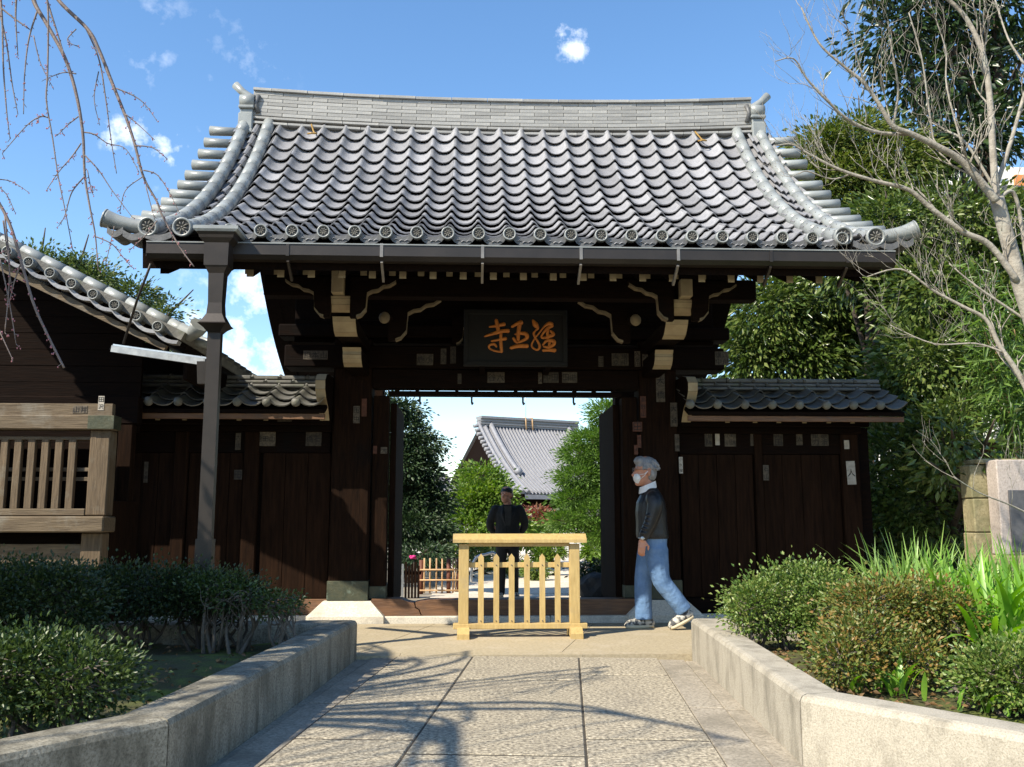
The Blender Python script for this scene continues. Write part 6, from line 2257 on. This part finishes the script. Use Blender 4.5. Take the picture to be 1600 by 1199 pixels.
tree('pine_tree', 'soft light-green layered pine inside the gateway on the right', [blob(945, 645, 18.5, 22, 18), blob(925, 688, 18.5, 34, 14), blob(905, 710, 18.5, 28, 12), blob(940, 722, 18.5, 36, 16), blob(905, 745, 18.3, 34, 14), blob(950, 762, 18.3, 36, 18), blob(900, 780, 18.2, 32, 14), blob(885, 815, 18, 26, 14), blob(930, 805, 18, 40, 18), blob(955, 685, 18.5, 30, 30), blob(950, 830, 18, 40, 22)], 36000, 'pine', (0.085, 0.022), base=(3.1, 18.4, -0.1), r0=0.11, clump=0.11, droop=-0.1, flat=0.6)
tree('garden_shrub', 'russet-leaved rounded shrub in front of the hall', [blob(838, 812, 25, 22, 14), blob(852, 818, 25, 14, 10)], 2200, 'red', (0.12, 0.05), cat='shrub', clump=0.10, r0=0.05)
tree('garden_shrub', 'light green low shrub below the russet one', [blob(835, 842, 22, 26, 14), blob(812, 835, 23, 14, 14), blob(860, 836, 23, 16, 12)], 3000, 'garden', (0.10, 0.04), cat='shrub', clump=0.09, r0=0.04)
tree('garden_shrub', 'round clipped bush behind the top of the yellow barrier', [blob(866, 862, 19.5, 12, 10), blob(845, 870, 19.5, 14, 9)], 1800, 'garden', (0.08, 0.03), cat='shrub', clump=0.06, r0=0.04)
for (px, py, Y, rx, ry, lab) in ((835, 893, 18, 16, 8, 'small clipped bush low beside the courtyard path, nearest the barrier pickets'), (800, 885, 19, 18, 9, 'low clipped bush behind the standing man'), (745, 868, 19, 18, 12, 'clipped bush behind the left post of the barrier'), (770, 875, 20, 20, 12, 'clipped bush left of the standing man, under the garden tree')):
    tree('garden_shrub', lab, [blob(px, py, Y, rx, ry)], 1100, 'azalea', (0.07, 0.028), cat='shrub', clump=0.06, r0=0.03, group='clipped bushes in the courtyard')
tree('garden_shrub', 'bright yellow-green shrub glimpsed beside the right door leaf', [blob(948, 838, 24, 14, 12), blob(930, 862, 24, 18, 12), blob(950, 872, 23, 14, 12), blob(955, 890, 22, 16, 10)], 3000, 'garden', (0.12, 0.05), cat='shrub', clump=0.09, r0=0.04)
tree('garden_shrub', 'dark thin-leaved shrub by the rock on the right', [blob(930, 905, 14.6, 16, 14), blob(918, 890, 14.6, 12, 10), blob(945, 888, 14.8, 16, 10)], 2200, 'dark', (0.07, 0.022), cat='shrub', clump=0.07, r0=0.03)
m = MB()
bmr = bmesh.new()
bmesh.ops.create_icosphere(bmr, subdivisions=3, radius=1)
for v in bmr.verts:
    k = 1 + 0.12 * math.sin(v.co.x * 5 + 1) * math.sin(v.co.z * 4) + 0.07 * math.sin(v.co.y * 9)
    v.co = Vector((v.co.x * 0.36 * k, v.co.y * 0.3 * k, v.co.z * 0.26 * k))
me = bpy.data.meshes.new('garden_rock')
bmr.to_mesh(me)
bmr.free()
me.materials.append(M['rock'])
rk = at(938, 925, 14.2)
obj('garden_rock', me, loc=(rk.x, rk.y, 0.03), label='dark rounded garden rock at the foot of the right door leaf', category='rock')

# stone lantern
lt = at(686, 880, 19)
lan = thing('stone_lantern', 'small stone lantern with a flared cap behind the bamboo fence', 'lantern', (lt.x, 19, -0.1))
for nm, prof in (('base', [(0.32, -0.1), (0.30, 0.05), (0.16, 0.12)]), ('shaft', [(0.13, 0.121), (0.11, 0.35)]), ('light_box', [(0.26, 0.351), (0.24, 0.42), (0.17, 0.43), (0.17, 0.60)]), ('cap', [(0.36, 0.601), (0.34, 0.66), (0.16, 0.80), (0.09, 0.88)]), ('finial', [(0.05, 0.881), (0.09, 0.95), (0.05, 1.03), (0.01, 1.06)])):
    m = MB()
    m.lathe([(r, z + 0.05) for r, z in prof], (lt.x, 19, 0), 6 if nm != 'finial' else 10)
    m.build(nm, M['lantern'], lan)

# bamboo lattice fence inside the gateway
FYb = 15.2
fn = thing('bamboo_fence', 'low bamboo lattice fence with red-brown posts inside the gateway', 'fence', (X_(680, FYb, 900), FYb, -0.1))
for px, pz in ((658, 875), (701, 873), (717, 872)):
    x = X_(px, FYb, 900)
    m = MB()
    m.tube([(x, FYb, -0.1), (x, FYb, Z_(pz, FYb))], 0.035, 9)
    m.build('fence_post', M['red_post'], fn)
for px in (663, 672, 682, 691, 708, 712, 722, 728):
    x = X_(px, FYb, 900)
    m = MB()
    m.tube([(x, FYb - 0.03, -0.08), (x, FYb - 0.03, Z_(872, FYb))], 0.014, 7)
    m.build('bamboo_upright', M['bamboo'], fn)
for py in (890, 906, 922):
    m = MB()
    m.tube([(X_(656, FYb, py), FYb - 0.05, Z_(py, FYb)), (X_(730, FYb, py), FYb - 0.05, Z_(py, FYb))], 0.014, 7)
    m.build('bamboo_rail', M['bamboo'], fn)
f2 = thing('plank_fence', 'dark slatted fence in the shade behind the left jamb', 'fence', (X_(640, 14.4, 900), 14.4, -0.1))
for k in range(7):
    x = X_(624 + k * 5, 14.4, 900)
    m = MB()
    m.box(x - 0.016, x + 0.016, 14.4, 14.42, -0.1, Z_(884 - (k % 3) * 3, 14.4))
    m.build('slat', M['steel'] if k in (0, 1) else M['wood_z'], f2)
box_part('rail', M['wood_x'], f2, X_(622, 14.4, 900), X_(658, 14.4, 900), 14.425, 14.45, 0.25, 0.30, 0.0)
# peony by the fence
fl = at(645, 872, 14.8)
pf = thing('flower', 'magenta flower above the bamboo fence', 'flower', (fl.x, 14.8, -0.1))
m = MB()
for k in range(9):
    a = k * 0.7
    m.ball((fl.x + 0.03 * math.cos(a), 14.8 + 0.03 * math.sin(a), fl.z + 0.012 * (k % 3)), (0.03, 0.03, 0.018), 7, 5)
m.build('petals', M['magenta'], pf)
m = MB()
m.tube([(fl.x, 14.8, -0.1), (fl.x + 0.02, 14.8, fl.z)], 0.008, 5)
m.build('stem', M['bark_dark'], pf)
# grey hoop rail on the path
hpz = thing('hoop_rail', 'pale grey metal hoop rail behind the barrier pickets', 'rail', (X_(745, 15, 900), 15, -0.08))
m = MB()
m.tube(catmull([tuple(at(736, 910, 15)), tuple(at(738, 885, 15)), tuple(at(745, 871, 15)), tuple(at(757, 867, 15)), tuple(at(775, 867, 15)), tuple(at(780, 905, 15))], 5), 0.022, 8)
m.build('hoop', M['steel'], hpz)
# plastered boundary walls and far foliage closing the courtyard
bw = thing('boundary_wall', 'pale plaster wall with a tiled coping behind the courtyard garden', 'wall', (-2, 34, -0.1))
box_part('wall', M['plaster'], bw, -8, 14, 34, 34.3, -0.1, 1.15, 0.0)
m = MB()
m.prism([(33.75, 1.16), (34.55, 1.16), (34.15, 1.5)], 'x', -8, 14)
m.build('coping', M['tile_old'], bw)
tree('garden_tree', 'far green tree behind the courtyard wall, left of the conifer', [blob(600, 810, 38, 40, 26), blob(640, 800, 38, 40, 24), blob(560, 790, 38, 60, 50)], 2500, 'far', (0.25, 0.10), clump=0.3)
tree('garden_tree', 'far green tree right of the hall, behind the pine', [blob(960, 760, 50, 60, 60), blob(1010, 760, 50, 60, 80), blob(930, 830, 45, 40, 30), blob(890, 840, 45, 40, 24)], 5000, 'far', (0.30, 0.12), clump=0.4)
hb = thing('far_house', 'small pale house roof glimpsed left of the rounded garden tree', 'house', (X_(700, 48, 800), 48, -0.1))
box_part('wall', M['plaster'], hb, X_(660, 48, 800), X_(722, 48, 800), 48, 52, -0.1, Z_(800, 48), 0.0)
m = MB()
m.prism([(X_(655, 48, 760) - 0.3, Z_(800, 48)), (X_(728, 48, 760) + 0.3, Z_(800, 48)), (X_(700, 48), Z_(745, 48)), (X_(680, 48), Z_(745, 48))], 'y', 47.6, 52.4)
m.build('roof', M['tile_far'], hb)

# ------------------------------------------------------------------ far right: stone post, panel, box, house
PYr = 8.6
pr = thing('stone_gatepost', 'mossy tan block-built stone post beyond the strap leaves', 'gatepost', (X_(1535, PYr, 800), PYr, 0))
xa, xb = X_(1522, PYr, 800), X_(1575, PYr, 800)
for k in range(5):
    z0_, z1_ = 0.0 + k * 0.318, 0.0 + (k + 1) * 0.318
    tl = 0.03 * (4 - k) / 4
    box_part('stone_block', M['post_stone'], pr, xa - tl + random.uniform(-.01, .01), xb + random.uniform(-.006, .006), PYr + random.uniform(-.008, .008), PYr + 0.2, z0_, z1_ - 0.006, 0.01)
box_part('cap_stone', M['post_stone'], pr, xa + 0.05, xb + 0.30, PYr - 0.03, PYr + 0.25, 1.592, 1.64, 0.01)
pn = thing('granite_monument', 'dark slate panel in a pale pink stone frame at the right edge', 'monument', (X_(1590, 8.4, 800), 8.4, 0))
xa2, xb2 = X_(1562, 8.4, 800), X_(1690, 8.4, 800)
box_part('frame', M['pinkstone'], pn, xa2, xb2, 8.40, 8.58, 0.75, 1.62, 0.01)
box_part('slate', M['slate'], pn, xa2 + 0.09, xb2 - 0.1, 8.38, 8.405, 0.78, 1.34, 0.004)
box_part('footing', M['post_stone'], pn, xa2 - 0.05, xb2 + 0.1, 8.3, 8.7, 0.0, 0.748, 0.015)
wb = thing('white_box', 'white ribbed plastic box above the stone post', 'box', (X_(1567, 9.9, 670), 9.9, 1.75))
c0, c1 = at(1552, 688, 9.9), at(1590, 648, 9.9)
box_part('case', M['whitebox'], wb, c0.x, c1.x, 9.9, 10.1, c0.z, c1.z, 0.012)
for k in range(6):
    x = c0.x + (c1.x - c0.x) * (k + 0.5) / 6
    box_part('rib', M['whitebox'], wb, x - 0.008, x + 0.008, 9.888, 9.899, c0.z + 0.02, c1.z - 0.02, 0.0)
box_part('stand', M['wood_x'], wb, c0.x, c1.x, 9.9, 10.1, 0.0, c0.z - 0.002, 0.01)
hs = thing('house', 'white house with balcony and orange panels behind the bare tree', 'house', (X_(1600, 24, 500), 24, -0.1))
a0, a1 = at(1490, 300, 24), at(1700, 200, 24)
box_part('wall', M['plaster'], hs, a0.x, a1.x, 24, 30, -0.1, Z_(248, 24), 0.0)
m = MB()
m.box(a0.x - 0.3, a1.x, 23.3, 30.3, Z_(300, 24), Z_(292, 24))
m.build('eave', M['slate'], hs)
box_part('orange_panel', M['orange'], hs, X_(1586, 23.9, 270), X_(1640, 23.9, 270), 23.9, 23.99, Z_(289, 24), Z_(262, 24), 0.0)
box_part('balcony_rail', M['steel'], hs, X_(1505, 23.5, 280), X_(1575, 23.5, 280), 23.5, 23.55, Z_(284, 24), Z_(278, 24), 0.0)
for k in range(9):
    x = X_(1506 + k * 8.5, 23.5, 285)
    box_part('baluster', M['steel'], hs, x - 0.02, x + 0.02, 23.5, 23.54, Z_(292, 23.5), Z_(284.5, 23.5), 0.0)

bf = thing('added_board_fence', 'dark board fence added behind the evergreen shrub to block bright gaps', 'fence', (7, 13.0, -0.1))  # added screen against the bright ground behind the leaves
for k in range(22):
    box_part('fence_board', M['wood_z'], bf, 4.4 + k * 0.25, 4.645 + k * 0.25, 13.0 + 0.01 * (k % 2), 13.03, -0.1, 1.55 + 0.02 * (k % 3), 0.0)
box_part('fence_rail', M['wood_x'], bf, 4.4, 9.9, 13.04, 13.09, 1.1, 1.2, 0.0)
